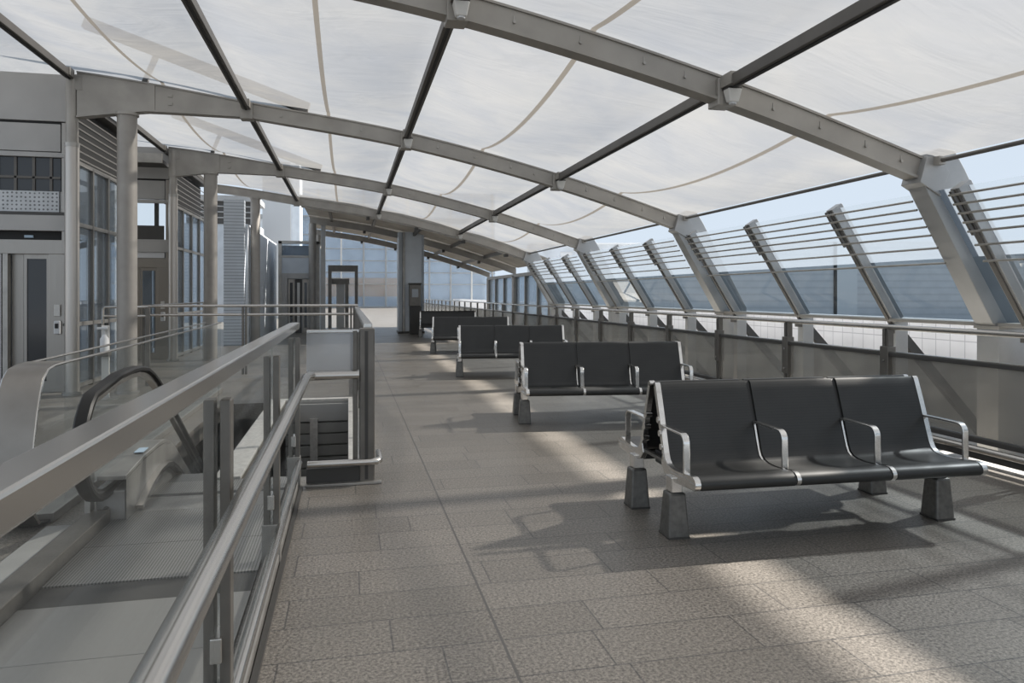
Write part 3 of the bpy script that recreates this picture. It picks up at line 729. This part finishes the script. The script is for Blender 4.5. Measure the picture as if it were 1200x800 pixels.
t = thing('corner_barrier', 'short glass barrier with wide dark corner post closing the void', 'barrier', (0, 5.75, 0))
cp = build('corner_post', MB().box(0.085, 0.20, 5.69, 5.80, 0.0, 1.19), M['post'], t, bevel=0.012)
build('post_strip', MB().box(0.125, 0.15, 5.685, 5.692, 0.03, 1.17), M['dark'], cp)
build('slim_post', MB().box(0.035, 0.07, 5.72, 5.78, 0.0, 1.17), M['post'], t, bevel=0.004)
build('glass_edge_rail', MB().box(-0.31, 0.085, 5.745, 5.765, 1.155, 1.18), M['steel'], t, bevel=0.004)
build('barrier_glass', MB().box(-0.31, 0.035, 5.748, 5.76, 0.86, 1.155), M['glass_hazy'], t)
build('glass_foot_rail', MB().box(-0.31, 0.085, 5.74, 5.77, 0.845, 0.865), M['steel'], t)
build('kick_tube', MB().tube([(-0.30, 5.66, 0.17), (0.17, 5.66, 0.17), (0.215, 5.67, 0.17), (0.235, 5.71, 0.17), (0.24, 6.0, 0.17)], 0.026, 14), M['steel'], t, smooth=True)
build('toe_plate', MB().box(-0.31, 0.20, 5.70, 5.73, 0.0, 0.13), M['dark'], t, bevel=0.006)
build('floor_trim', MB().box(-0.31, 0.25, 5.64, 5.70, 0.0, 0.02), M['steel_dull'], t, bevel=0.004)

SX = 0.15
t = thing('void_barrier', 'long flat-topped glass barrier running from the dark corner post along the void', 'barrier', (SX, 9.8, 0))
build('flat_top_rail', MB().box(SX-0.035, SX+0.035, 5.81, 13.9, 1.185, 1.225), M['steel'], t, bevel=0.006)
vp = [7.4, 9.05, 10.7, 12.3, 13.86]
for y in vp:
    build('barrier_post', MB().box(SX-0.03, SX+0.03, y-0.04, y-0.008, 0.0, 1.185).box(SX-0.03, SX+0.03, y+0.008, y+0.04, 0, 1.185), M['post'], t, bevel=0.004)
for a, b in zip([5.82]+vp, vp):
    build('barrier_glass', MB().box(SX-0.006, SX+0.006, a+0.05, b-0.05, 0.1, 1.185), M['glass'], t)
build('base_trim', MB().box(SX-0.04, SX+0.04, 5.82, 13.9, 0, 0.07), M['steel_dull'], t)

FY = 13.95
t = thing('double_rail_barrier', 'double steel tube rail crossing behind the void in front of the pale walls', 'railing', (-1.7, FY, 0))
build('upper_tube', MB().tube([(-3.55, FY, 1.245), (0.18, FY, 1.245)], 0.024, 12), M['steel'], t, smooth=True)
build('lower_tube', MB().tube([(-3.45, FY, 1.085), (0.10, FY, 1.085)], 0.022, 12), M['steel'], t, smooth=True)
for x in (-3.5, -1.84, 0.08):
    build('rail_post', MB().box(x-0.045, x-0.01, FY-0.03, FY+0.03, 0, 1.22).box(x+0.01, x+0.045, FY-0.03, FY+0.03, 0, 1.22), M['post'], t, bevel=0.004)
for a, b in ((-3.45, -1.9), (-1.78, 0.02)):
    build('barrier_glass', MB().box(a, b, FY-0.006, FY+0.006, 0.1, 1.04), M['glass'], t)
t = thing('lift_guard_rail', 'short double tube rail in front of the first lift glass side', 'railing', (-3.5, 12.5, 0))
build('upper_tube', MB().tube([(-3.75, 12.5, 0), (-3.75, 12.5, 1.22), (-3.72, 12.5, 1.255), (-3.1, 12.5, 1.255)], 0.022, 10), M['steel'], t, smooth=True)
build('lower_tube', MB().tube([(-3.75, 12.5, 1.11), (-3.1, 12.5, 1.11)], 0.02, 10), M['steel'], t, smooth=True)
build('rail_post', B(-3.13, -3.07, 12.47, 12.53, 0, 1.24), M['post'], t, bevel=0.004)
t = thing('lift_guard_rail', 'single steel tube rail in front of the second lift glass side', 'railing', (-3.2, 15.5, 0))
build('upper_tube', MB().tube([(-3.4, FY+0.1, 1.25), (-3.2, 17.6, 1.27), (-3.2, 17.6, 0)], 0.024, 10), M['steel'], t, smooth=True)

# ------------------------------------------------------------------ escalator
EX = -1.5
t = thing('escalator', 'escalator with black looped handrail and ribbed landing plates', 'escalator', (-1.2, 5, 0))
def loop_path():
    """handrail loop in the (y, z) plane: lower return, front newel, level run, then down the slope."""
    pts = [(5.35, 0.215), (5.15, 0.205), (4.98, 0.205)]
    c = (4.98, 0.545); r = 0.34
    pts += [(c[0]-r*math.sin(a)*1.12, c[1]-r*math.cos(a)) for a in [PI*0.9*i/12 for i in range(1, 12)]]
    pts += [(5.02, 0.865), (5.25, 0.895), (5.55, 0.905)]
    pts += [(5.75, 0.90), (5.93, 0.875), (6.10, 0.82), (6.28, 0.735)]
    for i in range(1, 14):
        yy = 6.28 + i*0.3; pts.append((yy, 0.735 - i*0.3*math.tan(math.radians(31))))
    return pts
LP = loop_path()
mb = MB(); ring = []
sec = [(-0.042, 0.0), (-0.042, 0.02), (-0.03, 0.032), (0.03, 0.032), (0.042, 0.02), (0.042, 0.0), (0.03, -0.008), (-0.03, -0.008)]
for i, pnt in enumerate(LP):
    q0 = LP[max(0, i-1)]; q1 = LP[min(len(LP)-1, i+1)]
    dy, dz = q1[0]-q0[0], q1[1]-q0[1]; l = math.hypot(dy, dz)
    ny, nz = -dz/l, dy/l
    for a, b in sec: ring.append((EX+a, pnt[0]+ny*b, pnt[1]+nz*b))
ns = len(sec)
mb.add(ring, [(i*ns+k, i*ns+(k+1)%ns, (i+1)*ns+(k+1)%ns, (i+1)*ns+k) for i in range(len(LP)-1) for k in range(ns)] + [tuple(range(ns)), tuple(reversed(range((len(LP)-1)*ns, len(LP)*ns)))])
build('handrail', mb, M['rubber'], t, smooth=True)
inner = [(y, z) for y, z in LP]
def offset_in(P, d):
    out = []
    for i, p in enumerate(P):
        q0 = P[max(0,i-1)]; q1 = P[min(len(P)-1,i+1)]
        dy, dz = q1[0]-q0[0], q1[1]-q0[1]; l = math.hypot(dy, dz)
        out.append((p[0]+dz/l*d, p[1]-dy/l*d))
    return out
IN = offset_in(LP, 0.012)
build('handrail_track', MB().ribbon(IN, 0, EX-0.022, EX+0.022, -0.03), M['steel'], t, smooth=True)
gp = IN[2:-1] + [(IN[-2][0], IN[-2][1]-0.55), (8.6, -1.15), (6.6, 0.02), (6.3, 0.20), (6.0, 0.30), (5.35, 0.31)]
# balustrade glass: fan triangulated strip between the track and the deck
upper = IN[3:-1]; gm = MB(); vs = []
def deck_z(y):
    return 0.33 if y < 6.0 else 0.33 - 0.08*((y-6.0)/0.3)**2*0.5 if y < 6.3 else 0.29 - (y-6.3)*math.tan(math.radians(31))
for y, z in upper:
    yy = max(y, 5.05) if z > 0.3 else y
    vs += [(EX, y, z), (EX, yy, min(z, deck_z(yy)))]
gm.add(vs, [(2*i, 2*i+2, 2*i+3, 2*i+1) for i in range(len(upper)-1)])
build('balustrade_glass', gm, M['glass'], t)
dk = [(5.05, 0.30), (5.45, 0.335), (5.9, 0.345), (6.05, 0.335), (6.2, 0.30), (6.4, 0.21)] + [(6.4+0.4*i, 0.21-0.4*i*math.tan(math.radians(31))) for i in range(1, 9)]
build('inner_deck', MB().ribbon(dk, 0, EX-0.05, EX+0.12, -0.03), M['steel_dull'], t, smooth=True, bevel=0.004)
build('deck_sticker', MB().ribbon([(5.52, 0.345), (5.66, 0.349)], 0, EX+0.04, EX+0.1, 0.004), M['screen'], t)
sk = [(y, z-0.03) for y, z in dk]
vs = []
for y, z in sk: vs += [(EX+0.12, y, z), (EX+0.12, y, z-0.36 if y > 6.0 else -0.0)]
build('skirt_panel', MB().add(vs, [(2*i, 2*i+2, 2*i+3, 2*i+1) for i in range(len(sk)-1)]), M['steel_dull'], t)
sk2 = [(5.25, 0.05), (5.5, 0.13), (5.75, 0.17), (5.95, 0.175), (6.1, 0.15), (6.3, 0.07), (6.5, -0.04)] + [(6.5+0.4*i, -0.04-0.4*i*math.tan(math.radians(31))) for i in range(1, 8)]
build('skirt_brush', MB().ribbon(sk2, 0, EX+0.12, EX+0.17, -0.03), M['steel'], t, smooth=True)
build('newel_base', MB().prism([(5.08, 0.0), (5.06, 0.20), (5.5, 0.22), (5.9, 0.30), (5.95, 0.0)], 0, EX-0.06, EX+0.11), M['panel'], t, bevel=0.006)
build('base_bolt', MB().tube([(EX+0.0, 5.07, 0.09), (EX+0.0, 5.05, 0.09)], 0.015, 8), M['dark'], t)
build('newel_post', MB().box(EX-0.10, EX-0.065, 4.98, 5.06, 0, 0.36), M['steel_dull'], t, bevel=0.004)
fp = build('floor_plate', MB().box(-1.47, -0.46, 0.6, 3.16, 0.0, 0.012).box(-1.47, -0.46, 3.165, 3.72, 0.0, 0.012), M['plate'], t, bevel=0.002)
build('comb_strip', MB().box(-1.47, -0.46, 3.725, 3.98, 0.0, 0.006), M['dark'], t)
build('ribbed_plate', MB().box(-1.47, -0.46, 3.985, 4.55, 0.0, 0.013).box(-1.47, -0.46, 4.555, 5.22, 0.0, 0.013), M['ribbed'], t)
build('comb_plate', MB().box(-1.38, -0.46, 5.225, 5.58, 0.0, 0.013), M['plate'], t)
build('comb_edge', MB().box(-1.38, -0.46, 5.585, 5.64, 0.0, 0.014), M['dark'], t)
build('threshold_plate', MB().box(-1.38, -0.46, 5.65, 5.99, 0.0, 0.013), M['ribbed'], t)
kb = build('side_kerb', MB().box(-1.60, -1.47, 0.6, 5.05, 0.0, 0.09), M['post'], t, bevel=0.006)
build('outer_kerb', MB().box(-1.78, -1.62, 0.6, 4.9, 0.0, 0.05), M['slatboard'], t, bevel=0.005)
for i in range(12):
    y = 6.05 + 0.33*i; z = -0.02 - 0.02*i if i < 1 else -0.02 - 0.198*(i)
    build('step', MB().box(-1.375, -1.02, y, y+0.34, z-0.2, z), M['step'], t, bevel=0.004)
build('outer_skirt', MB().ribbon([(6.0, 0.02), (6.3, -0.02)] + [(6.3+0.4*i, -0.02-0.4*i*math.tan(math.radians(31))) for i in range(1, 9)], 0, -1.02, -1.005, -0.3), M['steel_dull'], t)

# ------------------------------------------------------------------ divider beside the escalator: twin glass with a satin end cap
t = thing('glass_divider', 'twin-glass divider with wide satin steel rounded end, beside the escalator loop', 'divider', (-1.95, 7, 0))
DX0, DX1 = -2.07, -1.85
prof = [(5.32, 0.03), (5.10, 0.02), (4.98, 0.05), (4.90, 0.13), (4.865, 0.25), (4.87, 0.40), (4.90, 0.56), (4.945, 0.72), (4.99, 0.84), (5.04, 0.925), (5.11, 0.975), (5.22, 0.992), (5.4, 0.995)]
build('end_cap', MB().ribbon(prof[3:], 0, DX0, DX1, 0.012), M['capsteel'], t, smooth=True)
build('end_cap_shaded_foot', MB().ribbon(prof[:4], 0, DX0, DX1, 0.012), M['rubber'], t, smooth=True)  # black colour stands for the shade under the curved end
for x in (DX0, DX1):
    sgn = 1 if x == DX1 else -1
    build('edge_bead', MB().tube([(x, y, z) for y, z in prof[2:]] + [(x, 11.5, 1.03)], 0.009, 8), M['steel'], t, smooth=True)
    yy = [5.32, 6.5, 7.9, 9.3, 10.4, 11.5]
    pl = MB(); vs = []
    for y, z in prof[3:]: vs += [(x, y, z), (x, max(y, 5.15), 0.05)]
    pl.add(vs, [(2*i, 2*i+2, 2*i+3, 2*i+1) for i in range(len(prof[3:])-1)])
    build('rounded_glass', pl, M['glass'], t)
    for a, b in zip(yy, yy[1:]):
        za = 0.993 + (a-5.32)*0.006; zb = 0.993 + (b-5.32)*0.006
        o = 0.004
        build('divider_glass', MB().prism([(a+0.08 if a == 5.32 else a+0.012, 0.05), (b-0.012, 0.05), (b-0.012, zb), (a+0.08 if a == 5.32 else a+0.012, za)], 0, x-o, x+o), M['glass'], t)
build('base_channel', MB().box(DX0-0.02, DX1+0.02, 5.15, 11.5, 0, 0.06), M['steel_dull'], t, bevel=0.005)

# sanitiser stand behind the divider
SXX, SYY = -3.28, 11.0
t = thing('sanitiser_stand', 'white hand sanitiser dispenser on a slim stand beside the tube post', 'sanitiser stand', (SXX, SYY, 0))
build('stand_post', MB().box(SXX-0.05, SXX+0.05, SYY+0.03, SYY+0.06, 0, 1.02), M['white_dim'], t, bevel=0.006)
build('stand_foot', MB().tube([(SXX, SYY+0.04, 0), (SXX, SYY+0.04, 0.02)], 0.17, 20), M['steel_dull'], t)
build('bottle', MB().tube([(SXX, SYY, 0.66), (SXX, SYY, 0.84), (SXX, SYY, 0.88), (SXX, SYY, 0.90)], [0.055, 0.055, 0.03, 0.02], 14), M['white'], t, smooth=True)
build('pump_head', MB().tube([(SXX, SYY, 0.90), (SXX, SYY, 0.98)], 0.012, 8).box(SXX-0.09, SXX+0.04, SYY-0.025, SYY+0.025, 0.97, 1.0), M['white'], t, bevel=0.006)
build('drip_tray', MB().box(SXX-0.07, SXX+0.07, SYY-0.08, SYY+0.06, 0.60, 0.655), M['dark'], t, bevel=0.006)

# ------------------------------------------------------------------ lifts: glazed fronts facing the hall end, glass flank along the hall
def lift(label, Y, XR, depth_, lit):
    t = thing('lift_shaft', label, 'lift', (XR-1, Y, 0), 'glazed lift shafts with louvred flanks')
    XL = XR - 4.5
    def fr(name, x0, x1, z0, z1, m, d=0.0, th=0.12, par=None, bev=0.005):
        return build(name, B(x0, x1, Y-d, Y-d+th, z0, z1), m, par or t, bevel=bev)
    fr('fascia_panel', XL, XR, 4.02, 4.72, M['panel'])
    fr('upper_panel', XL, XR-0.12, 3.57, 3.98, M['panel'])
    fr('transom', XL, XR, 3.48, 3.55, M['panel'], 0.04)
    fr('black_joint', XL, XR, 3.98, 4.02, M['black'], -0.03)
    fr('upper_window', XL, XR-0.12, 2.98, 3.48, M['glass_dark'] if not lit else M['glass'], -0.02, 0.04)
    if not lit:
        for x in (XR-0.95, XR-0.72, XR-0.48, XR-0.25): fr('window_bar', x-0.02, x+0.02, 2.98, 3.48, M['beam_dark'], 0.0, 0.03)
        fr('window_bar', XL, XR-0.12, 3.16, 3.20, M['beam_dark'], 0.0, 0.03)
    fr('frosted_band', XL, XR-0.14, 2.67, 2.98, M['frost_dots'] if not lit else M['dark'], 0.0, 0.05)
    fr('ledge', XL, XR, 2.62, 2.67, M['dark'] if not lit else M['panel'], 0.03)
    fr('header_beam', XL, XR, 2.39, 2.62, M['panel'], 0.05)
    fr('display_recess', XL, XR-0.12, 2.26, 2.39, M['black'] if not lit else M['white'], -0.06 if not lit else 0.02)
    if not lit: fr('floor_display', XR-0.62, XR-0.50, 2.29, 2.33, M['screen'], -0.04, 0.03)
    fr('door_header', XL, XR, 2.05, 2.26, M['steel_v'])
    fr('corner_jamb', XR-0.28, XR, 0, 2.05, M['steel_v'])
    fr('corner_jamb_upper', XR-0.1, XR, 2.05, 4.0, M['steel_v'], 0.02)
    d = build('lift_door', MB().box(XR-0.63, XR-0.59, Y+0.06, Y+0.1, 0, 2.05).box(XR-0.33, XR-0.28, Y+0.06, Y+0.1, 0, 2.05).box(XR-0.59, XR-0.33, Y+0.06, Y+0.1, 1.98, 2.05).box(XR-0.59, XR-0.33, Y+0.06, Y+0.1, 0, 0.16), M['steel_v'], t)
    build('door_glass', B(XR-0.59, XR-0.33, Y+0.075, Y+0.085, 0.16, 1.98), M['glass_dark'] if not lit else M['glass_blue'], d)
    d2 = build('lift_door', MB().box(XR-0.80, XR-0.65, Y+0.1, Y+0.14, 0, 2.05), M['steel_v'], t)
    fr('door_jamb', XR-0.88, XR-0.81, 0, 2.05, M['steel_dull'], 0.02)
    fr('wing_panel', XL, XR-0.90, 0, 2.05, M['panel'])
    c = build('call_panel', B(XR-0.20, XR-0.12, Y-0.03, Y+0.0, 1.13, 1.30), M['white_dim'], t, bevel=0.004)
    build('card_reader', MB().box(XR-0.20, XR-0.11, Y-0.05, Y, 0.86, 1.06), M['white'], t, bevel=0.015)
    build('reader_window', MB().box(XR-0.18, XR-0.135, Y-0.056, Y-0.05, 0.95, 1.02), M['black'], t)
    build('call_button', MB().tube([(XR-0.07, Y-0.012, 1.0), (XR-0.07, Y, 1.0)], 0.022, 10), M['dark'], t)
    # flank along the hall
    y0, y1 = Y+0.12, Y+depth_
    nb = 4
    for j in range(nb+1):
        y = y0 + (y1-y0)*j/nb
        build('flank_mullion', B(XR-0.02, XR+0.05, y-0.03, y+0.03, 0, 3.46), M['steel_v'], t)
    for z in (0.06, 1.0, 2.52, 3.46): build('flank_transom', B(XR-0.02, XR+0.045, y0, y1, z-0.03, z+0.03), M['steel_dull'], t)
    for j in range(nb):
        a = y0 + (y1-y0)*j/nb + 0.035; b = y0 + (y1-y0)*(j+1)/nb - 0.035
        build('flank_glass', B(XR, XR+0.012, a, b, 0.1, 2.48), M['glass_blue'], t)
        build('flank_glass', B(XR, XR+0.012, a, b, 2.56, 3.42), M['glass_blue'], t)
    for j in range(7):
        z = 3.56 + 0.115*j
        build('louvre_blade', MB().bar((XR-0.02, y0, z), (XR-0.02, y1, z), 0.012, 0.02, up=(0.6, 0, 0.8)), M['panel'], t)
    build('louvre_backing', B(XR-0.16, XR-0.12, y0, y1, 3.48, 4.4), M['black'], t)
    # what shows inside: back wall, car frame and guide posts
    if not lit: build('shaft_back', B(XL, XR-0.3, y1, y1+0.1, 0, 4.4), M['white_dim'], t)
    build('lift_car', MB().box(XR-1.7, XR-0.5, Y+0.5, Y+0.56, 0.1, 2.4).box(XR-1.7, XR-0.5, Y+2.3, Y+2.36, 0.1, 2.4).box(XR-1.7, XR-0.5, Y+0.5, Y+2.36, 2.4, 2.5), M['panel_mid'], t)
    for yy in (Y+0.35, Y+1.4, Y+2.6): build('guide_post', B(XR-0.42, XR-0.34, yy, yy+0.08, 0, 4.3), M['dark'], t)
    build('shaft_roof', B(XR-1.2, XR+0.06, Y+0.05, y1, 4.42, 4.5), M['dark'], t)
    return t
lift('first lift shaft with dotted frosted band and dark louvred flank', 12.0, -4.05, 3.2, False)
lift('second lift shaft between the two round columns', 17.45, -3.86, 4.0, True)
t = thing('lift_canopy', 'flat dark canopy slab over the second lift front', 'canopy', (-4.2, 17, 4.3))
build('canopy_slab', MB().box(-5.6, -3.88, 16.82, 17.4, 4.26, 4.34), M['dark'], t)
build('canopy_edge', MB().box(-5.6, -3.88, 16.74, 16.82, 4.26, 4.46), M['steel_dull'], t)

# pale walls beyond the lifts
struct('wall_left', B(-3.45, -2.9, 21.9, 22.2, 0, 4.15), M['siding'], 'tall pale ribbed siding wall behind the second round column')
struct('wall_left_long', B(-3.1, -2.85, 22.3, 31.0, 0, 3.5), M['siding_plain'], 'long pale blue wall running back to the far lift')

# far lift, door portal, pillar, kiosk
t = thing('far_lift', 'blue grey boxed lift with glass top at the end of the pale blue wall', 'lift', (-1.75, 28, 0))
X0, X1, Y0 = -2.55, -1.06, 28.4
build('lift_frame', MB().box(X0, X0+0.12, Y0, Y0+0.2, 0, 3.45).box(X1-0.12, X1, Y0, Y0+0.2, 0, 3.45).box(X0, X1, Y0, Y0+0.2, 3.36, 3.47).box(X0, X1, Y0+0.01, Y0+0.2, 2.84, 2.92), M['steel_dull'], t)
build('top_glass', B(X0+0.12, X1-0.12, Y0+0.08, Y0+0.1, 2.92, 3.36), M['glass_blue'], t)
build('blue_panel', B(X0+0.12, X1-0.12, Y0+0.03, Y0+0.15, 2.25, 2.84), M['panel_mid'], t)
build('header', B(X0+0.12, X1-0.12, Y0+0.02, Y0+0.15, 2.05, 2.25), M['panel'], t)
build('jamb', B(X0+0.12, X0+0.32, Y0+0.02, Y0+0.15, 0, 2.05), M['panel'], t)
build('jamb', B(X1-0.38, X1-0.12, Y0+0.02, Y0+0.15, 0, 2.05), M['panel_mid'], t)
for k in range(3):
    x = X0+0.34+k*0.26
    d = build('door_leaf', B(x, x+0.24, Y0+0.1, Y0+0.14, 0, 2.03), M['steel_v'] if k != 1 else M['dark'], t)
    build('leaf_glass', B(x+0.07, x+0.17, Y0+0.09, Y0+0.1, 0.2, 1.9), M['glass_dark'] if k != 1 else M['white_dim'], d)
build('shaft_body', B(X0+0.02, X1-0.02, Y0+0.2, Y0+2.2, 0, 3.3), M['panel_mid'], t)
t = thing('square_post', 'slim grey square post standing next to the blue grey lift', 'post', (-0.92, 27.8, 0))
build('post_shaft', B(-0.98, -0.82, 27.6, 27.8, 0, 4.0), M['strut'], t, bevel=0.01)
build('post_cap', B(-1.02, -0.78, 27.56, 27.84, 4.0, 4.06), M['beam'], t)
t = thing('door_portal', 'small grey portal frame with a door, before the far glass facade', 'portal', (-0.2, 33, 0))
PY = 32.4
build('portal_post', B(0.28, 0.42, PY, PY+0.16, 0, 2.72), M['post'], t)
build('portal_post', B(-0.85, -0.7, PY, PY+0.16, 0, 2.72), M['post'], t)
build('portal_beam', B(-0.85, 0.42, PY-0.02, PY+0.18, 2.45, 2.72), M['post'], t)
build('door_head', B(-0.7, 0.05, PY+0.2, PY+0.4, 1.9, 2.15), M['post'], t)
build('door_post', B(-0.14, 0.02, PY+0.2, PY+0.4, 0, 1.9), M['post'], t)
build('door_leaf', B(-0.5, -0.16, PY+0.28, PY+0.32, 0, 1.9), M['white_dim'], t)

t = thing('clad_pillar', 'tall blue grey clad pillar rising to the roof behind the last bench', 'pillar', (2.3, 27.2, 0))
PX0, PX1, PYY = 1.83, 2.77, 27.2
build('pillar_core', B(PX0+0.22, PX1-0.08, PYY+0.04, PYY+0.9, 0, 3.78), M['panel_blue'], t)
build('edge_strip', B(PX0, PX0+0.14, PYY, PYY+0.9, 0, 3.78), M['panel_mid'], t, bevel=0.01)
build('edge_strip', B(PX0+0.15, PX0+0.23, PYY-0.02, PYY+0.4, 0, 3.78), M['steel_dull'], t, bevel=0.01)
build('edge_strip', B(PX1-0.08, PX1, PYY-0.01, PYY+0.9, 0, 3.78), M['panel_mid'], t, bevel=0.01)
build('pillar_plinth', B(PX0-0.02, PX1+0.02, PYY-0.03, PYY+0.92, 0, 0.08), M['dark'], t)
t = thing('help_kiosk', 'dark help-point kiosk standing against the clad pillar', 'kiosk', (2.45, 26.6, 0))
build('kiosk_body', B(2.20, 2.62, 26.6, 27.0, 0, 1.02), M['dark'], t, bevel=0.02)
build('kiosk_head', B(2.18, 2.60, 26.62, 27.0, 1.02, 1.82), M['post'], t, bevel=0.02)
build('kiosk_screen', B(2.27, 2.5, 26.605, 26.62, 1.35, 1.65), M['panel_mid'], t, bevel=0.005)
build('kiosk_top', B(2.16, 2.62, 26.58, 27.02, 1.82, 1.87), M['dark'], t)

# far glass facade and what stands behind it
fa = MB()
fa.box(-9, 16.5, 82.0, 82.03, 0, 13)
W = struct('window_far', fa, M['facade'], 'wide blue glass curtain wall closing the far end')
for i, x in enumerate([-8.0 + 2.42*k for k in range(11)]):
    m_ = build('mullion', B(x-0.09, x+0.09, 81.85, 82.1, 0, 13), M['white_dim'] if i % 3 == 0 else M['strut']); m_.parent = W
for z in (0.1, 2.6, 3.9, 5.2, 6.5, 8.0, 10): 
    m_ = build('transom', B(-9, 16.5, 81.9, 82.08, z-0.05, z+0.05), M['strut']); m_.parent = W
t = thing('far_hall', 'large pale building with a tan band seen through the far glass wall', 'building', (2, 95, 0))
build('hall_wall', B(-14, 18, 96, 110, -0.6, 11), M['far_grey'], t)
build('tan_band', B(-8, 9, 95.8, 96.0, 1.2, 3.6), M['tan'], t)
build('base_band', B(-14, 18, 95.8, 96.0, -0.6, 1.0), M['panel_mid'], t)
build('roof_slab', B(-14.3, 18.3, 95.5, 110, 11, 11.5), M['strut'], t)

# outside buildings through the window wall
ca, sa = math.cos(YAW), math.sin(YAW)
def ext(name, label, u0, u1, z_cam, dep, h, m, strips=()):
    """a building squared up to the street beyond the window wall; u across, z_cam away."""
    def P(u, d): return (u*ca + d*sa, -u*sa + d*ca)
    t = thing(name, label, 'building', (*P((u0+u1)/2, z_cam), 0))
    q = [P(u0, z_cam), P(u1, z_cam), P(u1, z_cam+dep), P(u0, z_cam+dep)]
    build('facade', MB().prism(q, 2, -0.6, h), m, t)
    q2 = [P(u0-0.15, z_cam-0.15), P(u1+0.15, z_cam-0.15), P(u1+0.15, z_cam+dep), P(u0-0.15, z_cam+dep)]
    build('roof_edge', MB().prism(q2, 2, h, h+0.12), M['ext_strip'], t)
    for (a, b, z0, z1, mm, nm) in strips:
        q3 = [P(a, z_cam-0.08), P(b, z_cam-0.08), P(b, z_cam+0.02), P(a, z_cam+0.02)]
        build(nm, MB().prism(q3, 2, z0, z1), mm, t)
    return t
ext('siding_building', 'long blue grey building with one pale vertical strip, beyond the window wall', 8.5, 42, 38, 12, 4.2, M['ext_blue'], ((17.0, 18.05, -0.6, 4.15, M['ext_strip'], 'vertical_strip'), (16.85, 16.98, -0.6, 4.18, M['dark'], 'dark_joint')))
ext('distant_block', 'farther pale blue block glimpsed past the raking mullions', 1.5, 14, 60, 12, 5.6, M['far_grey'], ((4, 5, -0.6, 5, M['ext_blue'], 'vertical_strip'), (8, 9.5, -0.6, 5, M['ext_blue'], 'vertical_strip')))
t = thing('white_tower', 'plain white tower rising behind the pale blue wall and far lift', 'tower', (-4, 45, 0))
build('tower_shell', MB().box(-5.05, -3.4, 46, 49, -0.6, 9.5), M['white'], t)
build('tower_side', MB().box(-3.4, -2.9, 46.2, 49, -0.6, 9.5), M['panel_blue'], t)
t = thing('slatted_shed', 'grey upper storey with open slats between siding wall and white tower', 'building', (-6, 40, 0))
build('shed_wall', B(-8.5, -4.75, 41, 44, 0, 5.2), M['panel_mid'], t)
build('shed_opening', B(-8.3, -4.9, 40.95, 41.0, 5.2, 6.4), M['dark'], t)
build('shed_roof', B(-8.6, -4.7, 40.8, 44, 6.4, 6.7), M['strut'], t)
for z in (5.5, 5.8, 6.1): build('shed_beam', B(-8.3, -4.9, 40.9, 40.95, z, z+0.06), M['strut'], t)

# ------------------------------------------------------------------ light
w = bpy.data.worlds.new('sky'); SC.world = w; w.use_nodes = True
nt = w.node_tree; bg = nt.nodes['Background']
tc = nt.nodes.new('ShaderNodeTexCoord'); sx = nt.nodes.new('ShaderNodeSeparateXYZ'); nt.links.new(tc.outputs['Generated'], sx.inputs['Vector'])
rp = nt.nodes.new('ShaderNodeValToRGB')
rp.color_ramp.elements[0].position = 0.0; rp.color_ramp.elements[0].color = (0.74, 0.85, 0.97, 1)
rp.color_ramp.elements[1].position = 0.6; rp.color_ramp.elements[1].color = (0.66, 0.76, 0.90, 1)
nt.links.new(sx.outputs['Z'], rp.inputs['Fac']); nt.links.new(rp.outputs['Color'], bg.inputs['Color'])
bg.inputs['Strength'].default_value = 0.95
sd = bpy.data.lights.new('sun', 'SUN'); sun = bpy.data.objects.new('sun', sd); COL.objects.link(sun)
sd.energy = 14.0; sd.angle = math.radians(1.9); sd.color = (1.0, 0.95, 0.88)
d = Vector((-3.7, -1.0, -2.68))
sun.rotation_euler = d.to_track_quat('-Z', 'Y').to_euler()
sun.location = (20, 12, 20)

SC.view_settings.view_transform = 'Standard'; SC.view_settings.look = 'None'
SC.view_settings.gamma = 1; SC.view_settings.use_curve_mapping = False
SC.view_settings.exposure = 0.0
SC.cycles.max_bounces = 8; SC.cycles.transparent_max_bounces = 24; SC.cycles.diffuse_bounces = 4
SC.cycles.caustics_reflective = False; SC.cycles.caustics_refractive = False
SC.cycles.use_denoising = True
